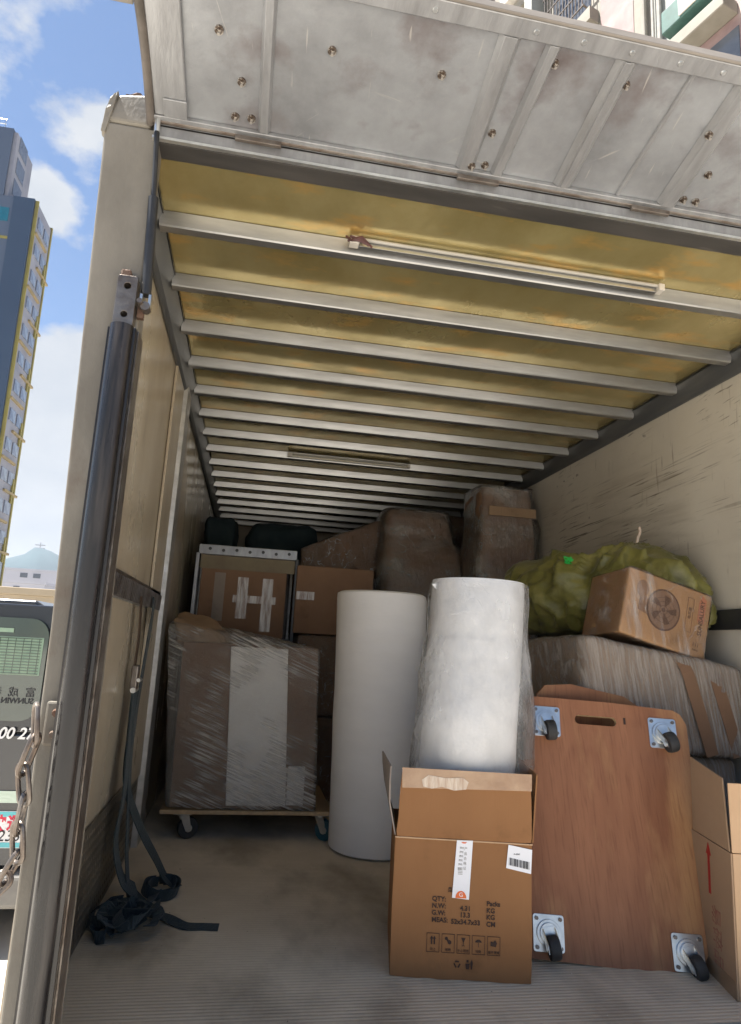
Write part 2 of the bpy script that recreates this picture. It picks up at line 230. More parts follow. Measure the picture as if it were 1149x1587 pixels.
def plywood():
    m = mat('reddish plywood', (.345, .155, .078), (.215, .088, .043), rough=.5, spec=.25, scale=2.2, stretch=(4.5, 1, .7), lo=.22, hi=.8, c3=(.40, .21, .095), s3=3, lo3=.5, hi3=.68, st3=(2.2, 1, .5), bump=.08, bscale=60, bstretch=(4, 1, .3))
    t = m.node_tree; p = t.nodes['Principled BSDF']; base = p.inputs['Base Color'].links[0].from_socket; c = N(t, 'ShaderNodeTexCoord')
    mp_ = N(t, 'ShaderNodeMapping'); mp_.inputs['Scale'].default_value = (1, 1, .22); nn = N(t, 'ShaderNodeTexNoise'); nn.inputs['Scale'].default_value = 3.5; nn.inputs['Detail'].default_value = 3; nn.inputs['Distortion'].default_value = .6
    t.links.new(c.outputs['Object'], mp_.inputs[0]); t.links.new(mp_.outputs[0], nn.inputs['Vector'])
    mu = N(t, 'ShaderNodeMath', operation='MULTIPLY'); mu.inputs[1].default_value = 55; sn = N(t, 'ShaderNodeMath', operation='SINE'); t.links.new(nn.outputs[0], mu.inputs[0]); t.links.new(mu.outputs[0], sn.inputs[0])
    r = N(t, 'ShaderNodeMapRange'); r.inputs[1].default_value = .2; r.inputs[2].default_value = 1; r.inputs[4].default_value = .16; t.links.new(sn.outputs[0], r.inputs[0])
    x = N(t, 'ShaderNodeMix', data_type='RGBA'); x.inputs[7].default_value = (.17, .065, .032, 1); t.links.new(r.outputs[0], x.inputs[0]); t.links.new(base, x.inputs[6]); base = x.outputs[2]
    # short dark pores along the grain
    mp2 = N(t, 'ShaderNodeMapping'); mp2.inputs['Scale'].default_value = (120, 1, 9); n2 = N(t, 'ShaderNodeTexNoise'); n2.inputs['Scale'].default_value = 1.2; n2.inputs['Detail'].default_value = 2
    t.links.new(c.outputs['Object'], mp2.inputs[0]); t.links.new(mp2.outputs[0], n2.inputs['Vector'])
    r2 = N(t, 'ShaderNodeMapRange'); r2.inputs[1].default_value = .52; r2.inputs[2].default_value = .72; r2.inputs[4].default_value = .42; t.links.new(n2.outputs[0], r2.inputs[0])
    x2 = N(t, 'ShaderNodeMix', data_type='RGBA'); x2.inputs[7].default_value = (.15, .06, .03, 1); t.links.new(r2.outputs[0], x2.inputs[0]); t.links.new(base, x2.inputs[6])
    t.links.new(x2.outputs[2], p.inputs['Base Color']); return m
M['ply'] = plywood()
M['plyedge'] = mat('pale plywood edge', (.50, .36, .20), (.36, .24, .13), rough=.7, scale=30, stretch=(1, 30, 1))
M['sack'] = mat('yellow green woven sack', (.205, .19, .042), (.085, .08, .018), rough=.38, scale=7, lo=.35, hi=.65, c3=(.27, .245, .09), s3=9, lo3=.55, hi3=.75, st3=(1, 1, .6), bump=.4, bscale=110, sheen=.1, bdist=.003)  # yellow and dark tones paint fold highlights and fold shade into the cloth
M['green'] = mat('bright green cord', (.01, .42, .06), (.01, .3, .05), rough=.35)
M['whitetube'] = mat('white plastic tube', (.40, .385, .35), (.32, .305, .27), rough=.3)
M['bluewheel'] = mat('teal wheel', (.02, .10, .13), (.02, .07, .09), rough=.35)
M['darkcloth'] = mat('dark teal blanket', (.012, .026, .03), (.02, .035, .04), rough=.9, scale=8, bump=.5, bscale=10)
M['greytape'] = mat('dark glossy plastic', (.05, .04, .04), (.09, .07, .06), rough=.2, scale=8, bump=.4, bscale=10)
M['concrete'] = mat('pale concrete ground', (.57, .53, .47), (.47, .44, .39), rough=.85, scale=1.2, lo=.3, hi=.7, c3=(.36, .33, .29), s3=.5, lo3=.55, hi3=.8, bump=.2, bscale=30)
M['parapet'] = mat('beige rendered wall', (.42, .35, .25), (.35, .29, .205), rough=.8, scale=1.5, stretch=(1, 1, .4), c3=(.36, .28, .2), s3=3, lo3=.62, hi3=.8)
M['towerfront'] = mat('blue grey tower cladding', (.075, .10, .15), (.062, .084, .128), rough=.55, scale=.06)
M['towerdark'] = mat('dark blue tower corner', (.03, .055, .10), (.025, .045, .085), rough=.5, scale=.1)
M['towerside'] = mat('pale lilac tower side', (.24, .24, .27), (.16, .165, .20), rough=.6, scale=.3)
M['toweryellow'] = mat('yellow trim', (.26, .225, .05), (.20, .165, .04), rough=.6, scale=.4)
M['towertan'] = mat('tan recess', (.30, .22, .10), (.2, .16, .08), rough=.7, scale=.5)
M['glassteal'] = mat('teal glazing', (.015, .13, .18), (.02, .17, .22), rough=.12, scale=2, metal=.3)
M['glassdark'] = mat('dark glazing', (.07, .08, .10), (.12, .13, .15), rough=.12, scale=2)
M['towerglass'] = mat('bluish tower glazing', (.22, .26, .32), (.12, .14, .19), rough=.15, scale=.7, lo=.4, hi=.6)
M['lowblock'] = mat('distant pale block', (.42, .42, .46), (.35, .35, .39), rough=.8, scale=.05)
M['hill'] = mat('wooded hill', (.040, .075, .085), (.03, .055, .065), rough=1, scale=.01, bump=.3)
M['pink'] = mat('pink tiled facade', (.27, .19, .18), (.22, .15, .145), rough=.6, scale=3, c3=(.32, .25, .23), s3=1.2, lo3=.5, hi3=.7, bump=.2, bscale=12)
M['cream'] = mat('cream facade paint', (.26, .24, .20), (.21, .19, .155), rough=.7, scale=2, c3=(.15, .12, .095), s3=2.5, lo3=.62, hi3=.85, st3=(1, 1, .4))
M['whitewall'] = mat('white facade paint', (.30, .31, .29), (.25, .26, .245), rough=.7, scale=2, stretch=(1, 1, .3))
M['acgreen'] = mat('green air conditioner', (.06, .14, .12), (.045, .10, .085), rough=.5, scale=6)
M['acgrey'] = mat('pale air conditioner', (.55, .52, .47), (.45, .42, .38), rough=.5, scale=6)
M['vanbody'] = mat('dark grey van paint', (.024, .026, .030), (.020, .022, .026), rough=.22, scale=1, coat=.6)
M['vanbumper'] = mat('grey bumper', (.20, .19, .17), (.15, .14, .13), rough=.5)
def vanglass():
    m = mat('greenish van glass', (.05, .075, .06), (.035, .055, .045), rough=.06, scale=2, coat=.4, spec=.8); return m
M['vanglass'] = vanglass()
M['vancurtain'] = mat('pale green mesh curtain', (.30, .42, .30), (.22, .33, .24), rough=.7, scale=12)
M['white'] = mat('white lettering', (.82, .82, .82), rough=.4)
M['cyan'] = mat('cyan sticker band', (.12, .50, .55), rough=.4)
M['plate'] = mat('pale green notice', (.60, .70, .60), (.45, .55, .45), rough=.5, scale=20, stretch=(1, 1, 12))
M['stickred'] = mat('crimson print', (.62, .02, .06), rough=.4)
M['headlamp'] = mat('red lamp lens', (.35, .01, .01), rough=.15)
# ---------------------------------------------------------------- builders
def wm(o):
    return (wm(o.parent) if o.parent else Matrix.Identity(4)) @ o.matrix_basis
class MB:
    def __init__(s): s.b = bmesh.new()
    def _add(s, vs, fs, Mx=None):
        bv = [s.b.verts.new(Mx @ Vector(v) if Mx else Vector(v)) for v in vs]
        for f in fs:
            try: s.b.faces.new([bv[i] for i in f])
            except ValueError: pass
        return s
    def box(s, x0, x1, y0, y1, z0, z1, Mx=None):
        v = [(x, y, z) for z in (z0, z1) for y in (y0, y1) for x in (x0, x1)]
        return s._add(v, [(0, 2, 3, 1), (4, 5, 7, 6), (0, 1, 5, 4), (2, 6, 7, 3), (0, 4, 6, 2), (1, 3, 7, 5)], Mx)
    def hexa(s, v, Mx=None):   # 8 corners, same order as box
        return s._add(v, [(0, 2, 3, 1), (4, 5, 7, 6), (0, 1, 5, 4), (2, 6, 7, 3), (0, 4, 6, 2), (1, 3, 7, 5)], Mx)
    def prism(s, prof, p0, p1, upv=(0, 0, 1), Mx=None):   # 2D profile (side, up) swept from p0 to p1
        p0, p1 = Vector(p0), Vector(p1); d = (p1 - p0).normalized(); u = Vector(upv); sd_ = d.cross(u).normalized(); u = sd_.cross(d)
        n = len(prof); v = [p + sd_ * a + u * b for p in (p0, p1) for a, b in prof]
        f = [(i, (i + 1) % n, n + (i + 1) % n, n + i) for i in range(n)] + [tuple(range(n))[::-1], tuple(range(n, 2 * n))]
        return s._add(v, f, Mx)
    def cyl(s, p0, p1, r0, r1=None, n=16, Mx=None, cap=True):
        r1 = r0 if r1 is None else r1; p0, p1 = Vector(p0), Vector(p1); d = (p1 - p0).normalized()
        a = d.orthogonal().normalized(); b_ = d.cross(a); v = []
        for p, r in ((p0, r0), (p1, r1)):
            for i in range(n):
                t = 2 * math.pi * i / n; v.append(p + a * math.cos(t) * r + b_ * math.sin(t) * r)
        f = [(i, (i + 1) % n, n + (i + 1) % n, n + i) for i in range(n)]
        if cap: f += [tuple(range(n))[::-1], tuple(range(n, 2 * n))]
        return s._add(v, f, Mx)
    def tube(s, pts, r, n=8, closed=False, Mx=None):
        pts = [Vector(p) for p in pts]; L = len(pts); v = []; prev = None
        for i, p in enumerate(pts):
            a = pts[(i - 1) % L] if (closed or i > 0) else p; c = pts[(i + 1) % L] if (closed or i < L - 1) else p
            d = (c - a).normalized()
            if prev is None: u = d.orthogonal().normalized()
            else: u = (prev - d * prev.dot(d)).normalized()
            prev = u; w_ = d.cross(u)
            for k in range(n):
                t = 2 * math.pi * k / n; v.append(p + (u * math.cos(t) + w_ * math.sin(t)) * r)
        f = []
        for i in range(L if closed else L - 1):
            j = (i + 1) % L
            for k in range(n): f.append((i * n + k, i * n + (k + 1) % n, j * n + (k + 1) % n, j * n + k))
        if not closed: f += [tuple(range(n))[::-1], tuple(range((L - 1) * n, L * n))]
        return s._add(v, f, Mx)
    def band(s, pts, wdirs, wd, th, Mx=None):   # webbing ribbon
        v = []; L = len(pts); pts = [Vector(p) for p in pts]
        for i, p in enumerate(pts):
            d = (pts[min(i + 1, L - 1)] - pts[max(i - 1, 0)]).normalized(); u = Vector(wdirs[i] if isinstance(wdirs, list) else wdirs)
            u = (u - d * u.dot(d)).normalized(); n = d.cross(u)
            for a, b_ in ((-1, -1), (1, -1), (1, 1), (-1, 1)): v.append(p + u * a * wd / 2 + n * b_ * th / 2)
        f = [(i * 4 + k, i * 4 + (k + 1) % 4, i * 4 + 4 + (k + 1) % 4, i * 4 + 4 + k) for i in range(L - 1) for k in range(4)]
        f += [(3, 2, 1, 0), tuple(range((L - 1) * 4, L * 4))]
        return s._add(v, f, Mx)
    def ring(s, c, ax, r0, r1, h, n=24, Mx=None):   # washer
        c, ax = Vector(c), Vector(ax).normalized(); a = ax.orthogonal().normalized(); b_ = ax.cross(a); v = []
        for r, z in ((r0, 0), (r1, 0), (r1, h), (r0, h)):
            for i in range(n):
                t = 2 * math.pi * i / n; v.append(c + ax * z + a * math.cos(t) * r + b_ * math.sin(t) * r)
        f = [(q * n + i, q * n + (i + 1) % n, ((q + 1) % 4) * n + (i + 1) % n, ((q + 1) % 4) * n + i) for q in range(4) for i in range(n)]
        return s._add(v, f, Mx)
    def soft(s, corners, n=14, rad=.12, amp=.006, nsc=6, seed=0, bulge=0, Mx=None, creas=0, grow=0):
        """closed rounded six-sided body from 8 corners (box order) with wrinkles"""
        cs = [Vector(c) for c in corners]; ctr = sum(cs, Vector()) / 8; idx = {}; v = []; f = []
        def P(x, y, z):
            k = (x, y, z)
            if k in idx: return idx[k]
            p = Vector((x, y, z)) * (2 / n) - Vector((1, 1, 1)); q = Vector([max(-(1 - rad), min(1 - rad, c)) for c in p]); d = p - q
            if d.length > 1e-6: p2 = q + d.normalized() * rad * max(abs(c) for c in d) / rad * 1.0 if False else q + d.normalized() * rad
            else: p2 = q
            if bulge:
                for ax in range(3):
                    o = [a for a in range(3) if a != ax]
                    p2[ax] += (1 if p[ax] > 0 else -1) * (bulge if abs(p[ax]) > .99 else 0) * (1 - p[o[0]] ** 2) * (1 - p[o[1]] ** 2)
            t = (p2 + Vector((1, 1, 1))) / 2; a = Vector()
            for i, c in enumerate(cs):
                wx = t.x if i & 1 else 1 - t.x; wy = t.y if i & 2 else 1 - t.y; wz = t.z if i & 4 else 1 - t.z
                a += c * (wx * wy * wz)
            o_ = (a - ctr).normalized(); sv = Vector((seed * 3.1, seed * 1.7, seed))
            a += o_ * (amp * noise.fractal(a * nsc + sv, 1, 2, 4) + grow)
            if creas: a += o_ * creas * (abs(noise.noise(a * nsc * .7 + sv * 2)) ** .6 - .4)
            idx[k] = len(v); v.append(a); return idx[k]
        for i in range(n):
            for j in range(n):
                f.append((P(i, j, 0), P(i, j + 1, 0), P(i + 1, j + 1, 0), P(i + 1, j, 0))); f.append((P(i, j, n), P(i + 1, j, n), P(i + 1, j + 1, n), P(i, j + 1, n)))
                f.append((P(i, 0, j), P(i + 1, 0, j), P(i + 1, 0, j + 1), P(i, 0, j + 1))); f.append((P(i, n, j), P(i, n, j + 1), P(i + 1, n, j + 1), P(i + 1, n, j)))
                f.append((P(0, i, j), P(0, i, j + 1), P(0, i + 1, j + 1), P(0, i + 1, j))); f.append((P(n, i, j), P(n, i + 1, j), P(n, i + 1, j + 1), P(n, i, j + 1)))
        return s._add(v, f, Mx)
    def loft(s, lv, n=48, amp=.0, nsc=6, seed=0, vfold=0, cap=True, pw=2.0, Mx=None, sub=4):
        """levels (z, cx, cy, hx, hy) joined by rings"""
        L = []
        for a, b_ in zip(lv[:-1], lv[1:]):
            for k in range(sub): L.append([a[i] + (b_[i] - a[i]) * k / sub for i in range(len(a))])
        L.append(list(lv[-1])); v = []; sv = Vector((seed * 2.3, seed, seed * 1.1))
        for z, cx, cy, hx, hy in L:
            for i in range(n):
                t = 2 * math.pi * i / n; c_, s_ = math.cos(t), math.sin(t); e = 2 / pw
                x = math.copysign(abs(c_) ** e, c_); y = math.copysign(abs(s_) ** e, s_)
                g = 1
                if vfold: g += vfold * math.sin(i * 2.4 + 3 * noise.noise(Vector((i * .15, z * 3, seed))))
                p = Vector((cx + x * hx * g, cy + y * hy * g, z)); d = Vector((x, y, 0))
                if amp: p += d * amp * noise.fractal(p * nsc + sv, 1, 2, 4) + Vector((0, 0, amp * .5 * noise.noise(p * nsc + sv * 3)))
                v.append(p)
        m = len(L); f = [(r * n + i, r * n + (i + 1) % n, (r + 1) * n + (i + 1) % n, (r + 1) * n + i) for r in range(m - 1) for i in range(n)]
        if cap:
            for r, rev in ((0, True), (m - 1, False)):
                ci = len(v); z, cx, cy, hx, hy = L[r]; v.append(Vector((cx, cy, z)))
                for i in range(n):
                    a, b_ = r * n + i, r * n + (i + 1) % n; f.append((b_, a, ci) if rev else (a, b_, ci))
        return s._add(v, f, Mx)
    def poly(s, outline, holes=(), z0=0, z1=.01, Mx=None):   # extruded plate (xy outline) with holes
        tb = bmesh.new(); ed = []
        for loop in [outline] + list(holes):
            vs = [tb.verts.new((x, y, 0)) for x, y in loop]; ed += [tb.edges.new((vs[i], vs[(i + 1) % len(vs)])) for i in range(len(vs))]
        bmesh.ops.triangle_fill(tb, use_beauty=True, edges=ed)
        tb.verts.index_update(); vv = [v_.co.copy() for v_ in tb.verts]; n = len(vv); fc = []
        for f_ in tb.faces:
            ids = [q.index for q in f_.verts]
            if f_.normal.z < 0: ids = ids[::-1]
            fc.append(tuple(i + n for i in ids)); fc.append(tuple(ids[::-1]))
        k = 0
        for li, loop in enumerate([outline] + list(holes)):
            m = len(loop)
            for i in range(m): fc.append((k + i, k + (i + 1) % m, n + k + (i + 1) % m, n + k + i))
            k += m
        tb.free(); V_ = [Vector((v_.x, v_.y, z0)) for v_ in vv] + [Vector((v_.x, v_.y, z1)) for v_ in vv]
        return s._add(V_, fc, Mx)
    def text(s, body, size, Mx, depth=.0006, mirror=False, sx=1, align='CENTER', shear=0, bold=0, font=None):
        cu = bpy.data.curves.new('t', 'FONT'); cu.body = body; cu.size = size; cu.align_x = align; cu.align_y = 'CENTER'; cu.extrude = depth; cu.shear = shear; cu.offset = bold
        cu.resolution_u = 3; o = bpy.data.objects.new('t', cu); C.objects.link(o); bpy.context.view_layer.update()
        me = bpy.data.meshes.new_from_object(o.evaluated_get(bpy.context.evaluated_depsgraph_get()))
        S = Matrix.Diagonal((-sx if mirror else sx, 1, 1, 1)); me.transform(Mx @ S); s.b.from_mesh(me)
        bpy.data.objects.remove(o); bpy.data.curves.remove(cu); bpy.data.meshes.remove(me); return s
    def build(s, name, m, parent=None, world=True, smooth=False, bevel=0, seg=2, kind=None, label=None, angle=40):
        bmesh.ops.recalc_face_normals(s.b, faces=s.b.faces)
        me = bpy.data.meshes.new(name); 
        if parent is not None and world:
            s.b.transform(wm(parent).inverted())
        s.b.to_mesh(me); s.b.free(); me.materials.append(m if not isinstance(m, str) else M[m])
        if smooth:
            for p in me.polygons: p.use_smooth = True
            if smooth != 'all':
                me.set_sharp_from_angle(angle=R(angle))
        o = bpy.data.objects.new(name, me); C.objects.link(o)
        if parent is not None: o.parent = parent
        if bevel:
            bm_ = o.modifiers.new('bevel', 'BEVEL'); bm_.width = bevel; bm_.segments = seg; bm_.limit_method = 'ANGLE'; bm_.angle_limit = R(35)
        if kind: o['kind'] = kind
        if label: o['label'] = label
        return o
def thing(name, label, cat, loc=(0, 0, 0), rot=(0, 0, 0), group=None):
    o = bpy.data.objects.new(name, None); C.objects.link(o); o.location = loc; o.rotation_euler = rot; o.empty_display_size = .1
    o['label'] = label; o['category'] = cat
    if group: o['group'] = group
    return o
def tag(o, label, cat, group=None):
    o['label'] = label; o['category'] = cat
    if group: o['group'] = group
    return o
def share(src, parent, loc, rot=(0, 0, 0), scale=(1, 1, 1)):
    c = src.copy(); C.objects.link(c); c.parent = parent; c.location = loc; c.rotation_euler = rot; c.scale = scale; return c
def copy_tree(o, parent=None):
    c = o.copy(); C.objects.link(c); c.parent = parent
    for ch in list(o.children): copy_tree(ch, c)
    return c
def V(*a): return Vector(a)
# ================================================================ SETTING
GZ = -.9
g = MB().box(-3000, 3000, -60, 3000, GZ - .5, GZ).build('ground', 'concrete', kind='structure')
# wooded hill with ridge line
hb = MB(); rng = 1500; n = 40; vs = []; fs = []
for j in range(14):
    for i in range(n + 1):
        az = R(-30 + 24 * i / n); rr = rng + j * 45; t = (i / n * 24 - 30 + 16.45)
        top = 22 * math.exp(-(t / .8) ** 2) + 12 * math.exp(-((t - 1.2) / .5) ** 2) + 158 * math.exp(-((t + .1) / 6) ** 2) + 22 * noise.noise(Vector((i * .35, 0, 3)))
        h = -20 + (top + 45) * math.sin(min(1, j / 9) * math.pi / 2) - max(0, j - 9) * 12 + 6 * noise.noise(Vector((i * .9, j * .9, 0)))
        vs.append((math.sin(az) * rr, math.cos(az) * rr, h))
for j in range(13):
    for i in range(n): a = j * (n + 1) + i; fs.append((a, a + 1, a + n + 2, a + n + 1))
hb._add(vs, fs); hb.build('hill', 'hill', smooth=True, kind='structure')
az = R(-16.4); hp = V(math.sin(az) * 1880, math.cos(az) * 1880, 0)
mast = thing('radio_mast', 'thin lattice radio mast on top of the distant blue hill', 'mast', (hp.x, hp.y, 170))
MB().cyl((hp.x, hp.y, 165), (hp.x, hp.y, 216), 2.2, 1.0, 6).build('pole', 'steel', mast)
for k, z in enumerate((200, 208)):
    MB().box(hp.x - 12, hp.x + 12, hp.y - .8, hp.y + .8, z, z + 2).build('crossarm', 'steel', mast)
# boundary wall behind the van
bw = thing('boundary_wall', 'long beige rendered boundary wall running behind the dark van', 'wall', (-8, 14, GZ))
MB().box(-30, 4, 14, 14.3, GZ - .1, 1.52).build('wall_face', 'parapet', bw)
MB().box(-30, 4, 13.95, 14.35, 1.524, 1.66).build('coping', 'parapet', bw, bevel=.01)
for x in (-28, -23, -18, -13, -8, -3, 2): MB().box(x - .02, x + .02, 13.985, 13.998, GZ, 1.52).build('joint', 'towertan', bw)
# distant low blocks
def block(name, x0, x1, y, dep, h, lab, nx, nz, mt='lowblock'):
    t = thing(name, lab, 'building', ((x0 + x1) / 2, y, GZ))
    MB().box(x0, x1, y, y + dep, GZ - .5, h).build('wall', mt, t)
    MB().box(x0 - .3, x1 + .3, y - .3, y + dep + .3, h + .02, h + .7).build('roof', mt, t)
    wz = (h - GZ) / nz; wx = (x1 - x0) / nx; src = None
    for a in range(nx):
        for b in range(nz):
            if random.random() < .25: continue
            p = ((x0 + wx * (a + .5)), y - .06, GZ + wz * (b + .55))
            if src is None: src = MB().box(-wx * .28, wx * .28, -.05, .05, -wz * .22, wz * .22).build('window', 'glassdark', t, world=False); src.location = V(*p) - t.location
            else: share(src, t, V(*p) - t.location)
    return t
block('low_building', -64, -53, 190, 14, 12.4, 'low pale lilac block with dark windows between the tower and the hill', 4, 4)
block('low_building', -92, -66.5, 250, 15, 20.5, 'taller pale grey block right beside the dark tower at the horizon', 6, 6)
block('low_building', -50, -30, 205, 12, 11.2, 'wide low grey block under the hill beside the cream truck post', 7, 4)
# tower
tw = thing('tower_block', 'tall dark blue tower with yellow bands and a stepped roof', 'tower', (-25.75, 70, GZ))
TX, TY = -25.75, 70.0; TH = 46.2
MB().box(TX - 26, TX - 2.4, TY, TY + 5.4, GZ - 1, TH).build('wall', 'towerfront', tw)
MB().box(TX - 2.395, TX - .3, TY - .12, TY + 5.4, GZ - 1, TH + .02).build('corner_wall', 'towerdark', tw)
MB().box(TX - .295, TX, TY + .35, TY + 5.05, GZ - 1, TH - .3).build('side_wall', 'towerside', tw)
MB().box(TX - .295, TX + .05, TY + .2, TY + .345, GZ - 1, TH).build('trim_column', 'toweryellow', tw)
MB().box(TX - .295, TX + .12, TY + 5.055, TY + 5.35, GZ - 1, TH).build('trim_column', 'toweryellow', tw)
for k in range(7): MB().box(TX - 26, TX - 2.41, TY - .1, TY - .003, TH - 4.9 - 7.75 * k - .14, TH - 4.9 - 7.75 * k + .14).build('trim_band', 'toweryellow', tw)
lvl = 0; z = TH - 2.2
wsrc = MB().box(-.05, .05, -.8, .8, -.65, .65).build('window', 'towerglass', tw, world=False); wsrc.location = (0, 0, -50)
bsrc = MB().box(-.1, .14, -1.9, 1.9, -.12, .12).build('ledge', 'towertan', tw, world=False); bsrc.location = (0, 0, -50)
ysrc = MB().box(-.08, .1, -.16, .16, -1.3, 1.3).build('mullion', 'toweryellow', tw, world=False); ysrc.location = (0, 0, -50)
first = [True] * 3
def put(src, i, p):
    q = V(*p) - tw.location
    if first[i]: src.location = q; first[i] = False
    else: share(src, tw, q)
while z > GZ + 2:
    for yy in (1.6, 3.7): put(wsrc, 0, (TX + .05, TY + yy, z))
    put(bsrc, 1, (TX + .08, TY + 2.2 + (1.8 if lvl % 2 else 0), z - 1.5))
    if lvl % 2: put(ysrc, 2, (TX + .1, TY + 4.4, z - 1.2))
    z -= 3.1; lvl += 1
for k in range(2): MB().box(TX - 5.0 + 1.22 * k, TX - 3.9 + 1.22 * k, TY - .04, TY - .003, TH - 3.0, TH - 1.4).build('window', 'glassteal', tw)
UH = 54.4; 
MB().box(TX - 26, TX - 3.5, TY + .002, TY + 5.5, TH + .03, UH).build('upper_wall', 'towerfront', tw)
MB().box(TX - 3.495, TX - 3.1, TY + .2, TY + 5.3, TH + .03, UH - .3).build('upper_side_wall', 'towerside', tw)
for k in range(3): MB().box(TX - 3.095, TX - 3.06, TY + 1, TY + 3.4, TH + 1 + 2.6 * k, TH + 2.9 + 2.6 * k).build('window', 'glassdark', tw)
rl = MB()
for k in range(12): rl.cyl((TX - 4.5 - k * .8, TY + .2, UH), (TX - 4.5 - k * .8, TY + .2, UH + 1.1), .05, n=5)
for zz in (.55, 1.1): rl.cyl((TX - 13.5, TY + .2, UH + zz), (TX - 4.4, TY + .2, UH + zz), .05, n=5)
rl.build('roof_railing', 'zinc', tw)
MB().box(TX - 22, TX - 8, TY + 1, TY + 5, UH + .02, UH + 1.8).build('plant_room', 'towerfront', tw)
tw.rotation_euler = (0, R(-.9), 0); tw.location.x += .8
# apartment block, facade turned 16 degrees
ap = thing('apartment_block', 'tall cream and pink apartment block with grilles and air conditioners above the truck', 'building', (10.02, 2.76, 0), (0, 0, R(16)))
# local: x = into the building, y = along the facade (s), z up.  front plane at x = 0
def A(x0, x1, y0, y1, z0, z1, nm, mt, par=None, **k):
    b = MB().box(x0, x1, y0, y1, z0, z1); o = b.build(nm, mt, par or ap, world=False, **k); return o
A(.0, 11, -4, 34, GZ - .3, 30, 'wall', 'cream')
A(-.012, -.001, -4, 7.25, GZ, 30, 'tiled_wall', 'pink')
A(-.6, -.013, -4, 6.35, 13.55, 14.3, 'canopy', 'cream'); A(-.6, -.013, -4, 6.35, 10.1, 10.5, 'canopy', 'cream')
A(-.012, -.001, 7.7, 8.3, GZ, 30, 'white_wall', 'whitewall')
A(-.012, -.001, 8.75, 9.7, GZ, 30, 'tiled_wall', 'pink')
for z0 in (1.3, 4.2, 7.1, 10.0, 12.9, 15.75, 18.6, 21.5, 24.4, 27.3):
    A(-.42, -.013, 6.4, 7.9, z0 - .35, z0 - .07, 'ledge', 'cream', bevel=.02); A(-.3, -.013, 9.75, 20, z0 - .2, z0 + .15, 'ledge', 'cream')
    u = A(-.42, -.02, 6.75, 7.72, z0 + .20, z0 + .72, 'air_conditioner', 'acgreen', bevel=.02)
    A(-.45, -.422, 6.8, 7.3, z0 + .25, z0 + .67, 'front_grille', 'acgrey', par=u)
    A(-.03, -.013, 6.4, 7.2, z0 - 1.9, z0 - .6, 'window', 'glassdark')
    f_ = A(-.02, -.014, 10.0, 11.3, z0 + .4, z0 + 2.3, 'window', 'glassdark')
    gr = MB()
    for k in range(13): gr.box(-.34, -.32, 9.95 + k * .11, 9.97 + k * .11, z0 + .3, z0 + 2.35)
    for k in range(5): gr.box(-.345, -.315, 9.9, 11.35, z0 + .3 + k * .5, z0 + .33 + k * .5)
    gr.box(-.32, -.02, 9.92, 9.95, z0 + .3, z0 + .33).box(-.32, -.02, 11.3, 11.33, z0 + .3, z0 + .33)
    gr.build('window_grille', 'steel', ap, world=False)
    for s0 in (12.1, 14.4, 17.0, 20.5, 24, 28):
        A(-.02, -.014, s0, s0 + 1.3, z0 + .5, z0 + 2.0, 'window', 'glassdark')
        A(-.5, -.02, s0 + .15, s0 + .9, z0 - .55 + .75, z0 + .68, 'air_conditioner', 'acgrey', bevel=.02)
    A(-.4, -.014, 14.1, 14.3, z0 - .2, z0 + 2.6, 'fin', 'cream'); A(-.5, -.014, 11.6, 11.9, z0 - .2, z0 + 2.6, 'fin', 'whitewall')
for s0, r_ in ((8.02, .05), (8.18, .035), (8.4, .06), (12.0, .05), (16.4, .06)):
    MB().cyl((-.1, s0, GZ), (-.1, s0, 30), r_, n=10).build('drain_pipe', 'whitetube' if r_ < .055 else 'cream', ap, world=False)
# ================================================================ VAN
van = thing('parked_van', 'dark grey van parked behind the truck, 00 27 in white on its tailgate', 'van', (-1.57, 4.5, GZ))
def vb(*a): return MB().box(*a)
X0, X1 = -2.42, -.72
prof = [(-.85, -.62), (-.85, .15), (-.80, .50), (-.72, 1.0), (-.60, 1.07), (.60, 1.07), (.72, 1.0), (.80, .50), (.85, .15), (.85, -.62)]
MB().prism([(a, b - .05) for a, b in prof], (-1.57, 4.56, .05), (-1.57, 9.0, .05)).build('body', 'vanbody', van, bevel=.02, seg=3)
MB().hexa([(-2.36, 4.5, .28), (-.78, 4.5, .28), (-2.36, 4.56, .28), (-.78, 4.56, .28), (-2.28, 4.53, 1.04), (-.84, 4.53, 1.04), (-2.28, 4.56, 1.04), (-.84, 4.56, 1.04)]).build('tailgate_upper', 'vanbody', van, bevel=.01)
tg = MB().hexa([(-2.40, 4.48, -.46), (-.74, 4.48, -.46), (-2.40, 4.56, -.46), (-.74, 4.56, -.46), (-2.38, 4.49, .272), (-.76, 4.49, .272), (-2.38, 4.56, .272), (-.76, 4.56, .272)]).build('tailgate', 'vanbody', van, bevel=.012)
def rrect(x0, x1, y0, y1, r, n=6):
    o = []
    for cx_, cy_, a0 in ((x1 - r, y1 - r, 0), (x0 + r, y1 - r, 90), (x0 + r, y0 + r, 180), (x1 - r, y0 + r, 270)):
        for k in range(n + 1): a = R(a0 + 90 * k / n); o.append((cx_ + r * math.cos(a), cy_ + r * math.sin(a)))
    return o
RX = Matrix.Rotation(R(90), 4, 'X')   # xy outline -> xz plane, extrude towards -y
MB().poly(rrect(-2.28, -.845, .345, .955, .11), z0=0, z1=.012, Mx=Matrix.Translation((0, 4.507, 0)) @ RX).build('rear_window', 'vanglass', van)
cu_ = MB()
for k in range(13): cu_.box(-2.2, -.88, 4.488, 4.4905, .62 + k * .0175, .624 + k * .0175)
for k in range(30): cu_.box(-2.2 + k * .045, -2.197 + k * .045, 4.4895, 4.492, .62, .835)
MB().box(-2.2, -.87, 4.4925, 4.494, .615, .84).build('mesh_blind', 'vancurtain', van)
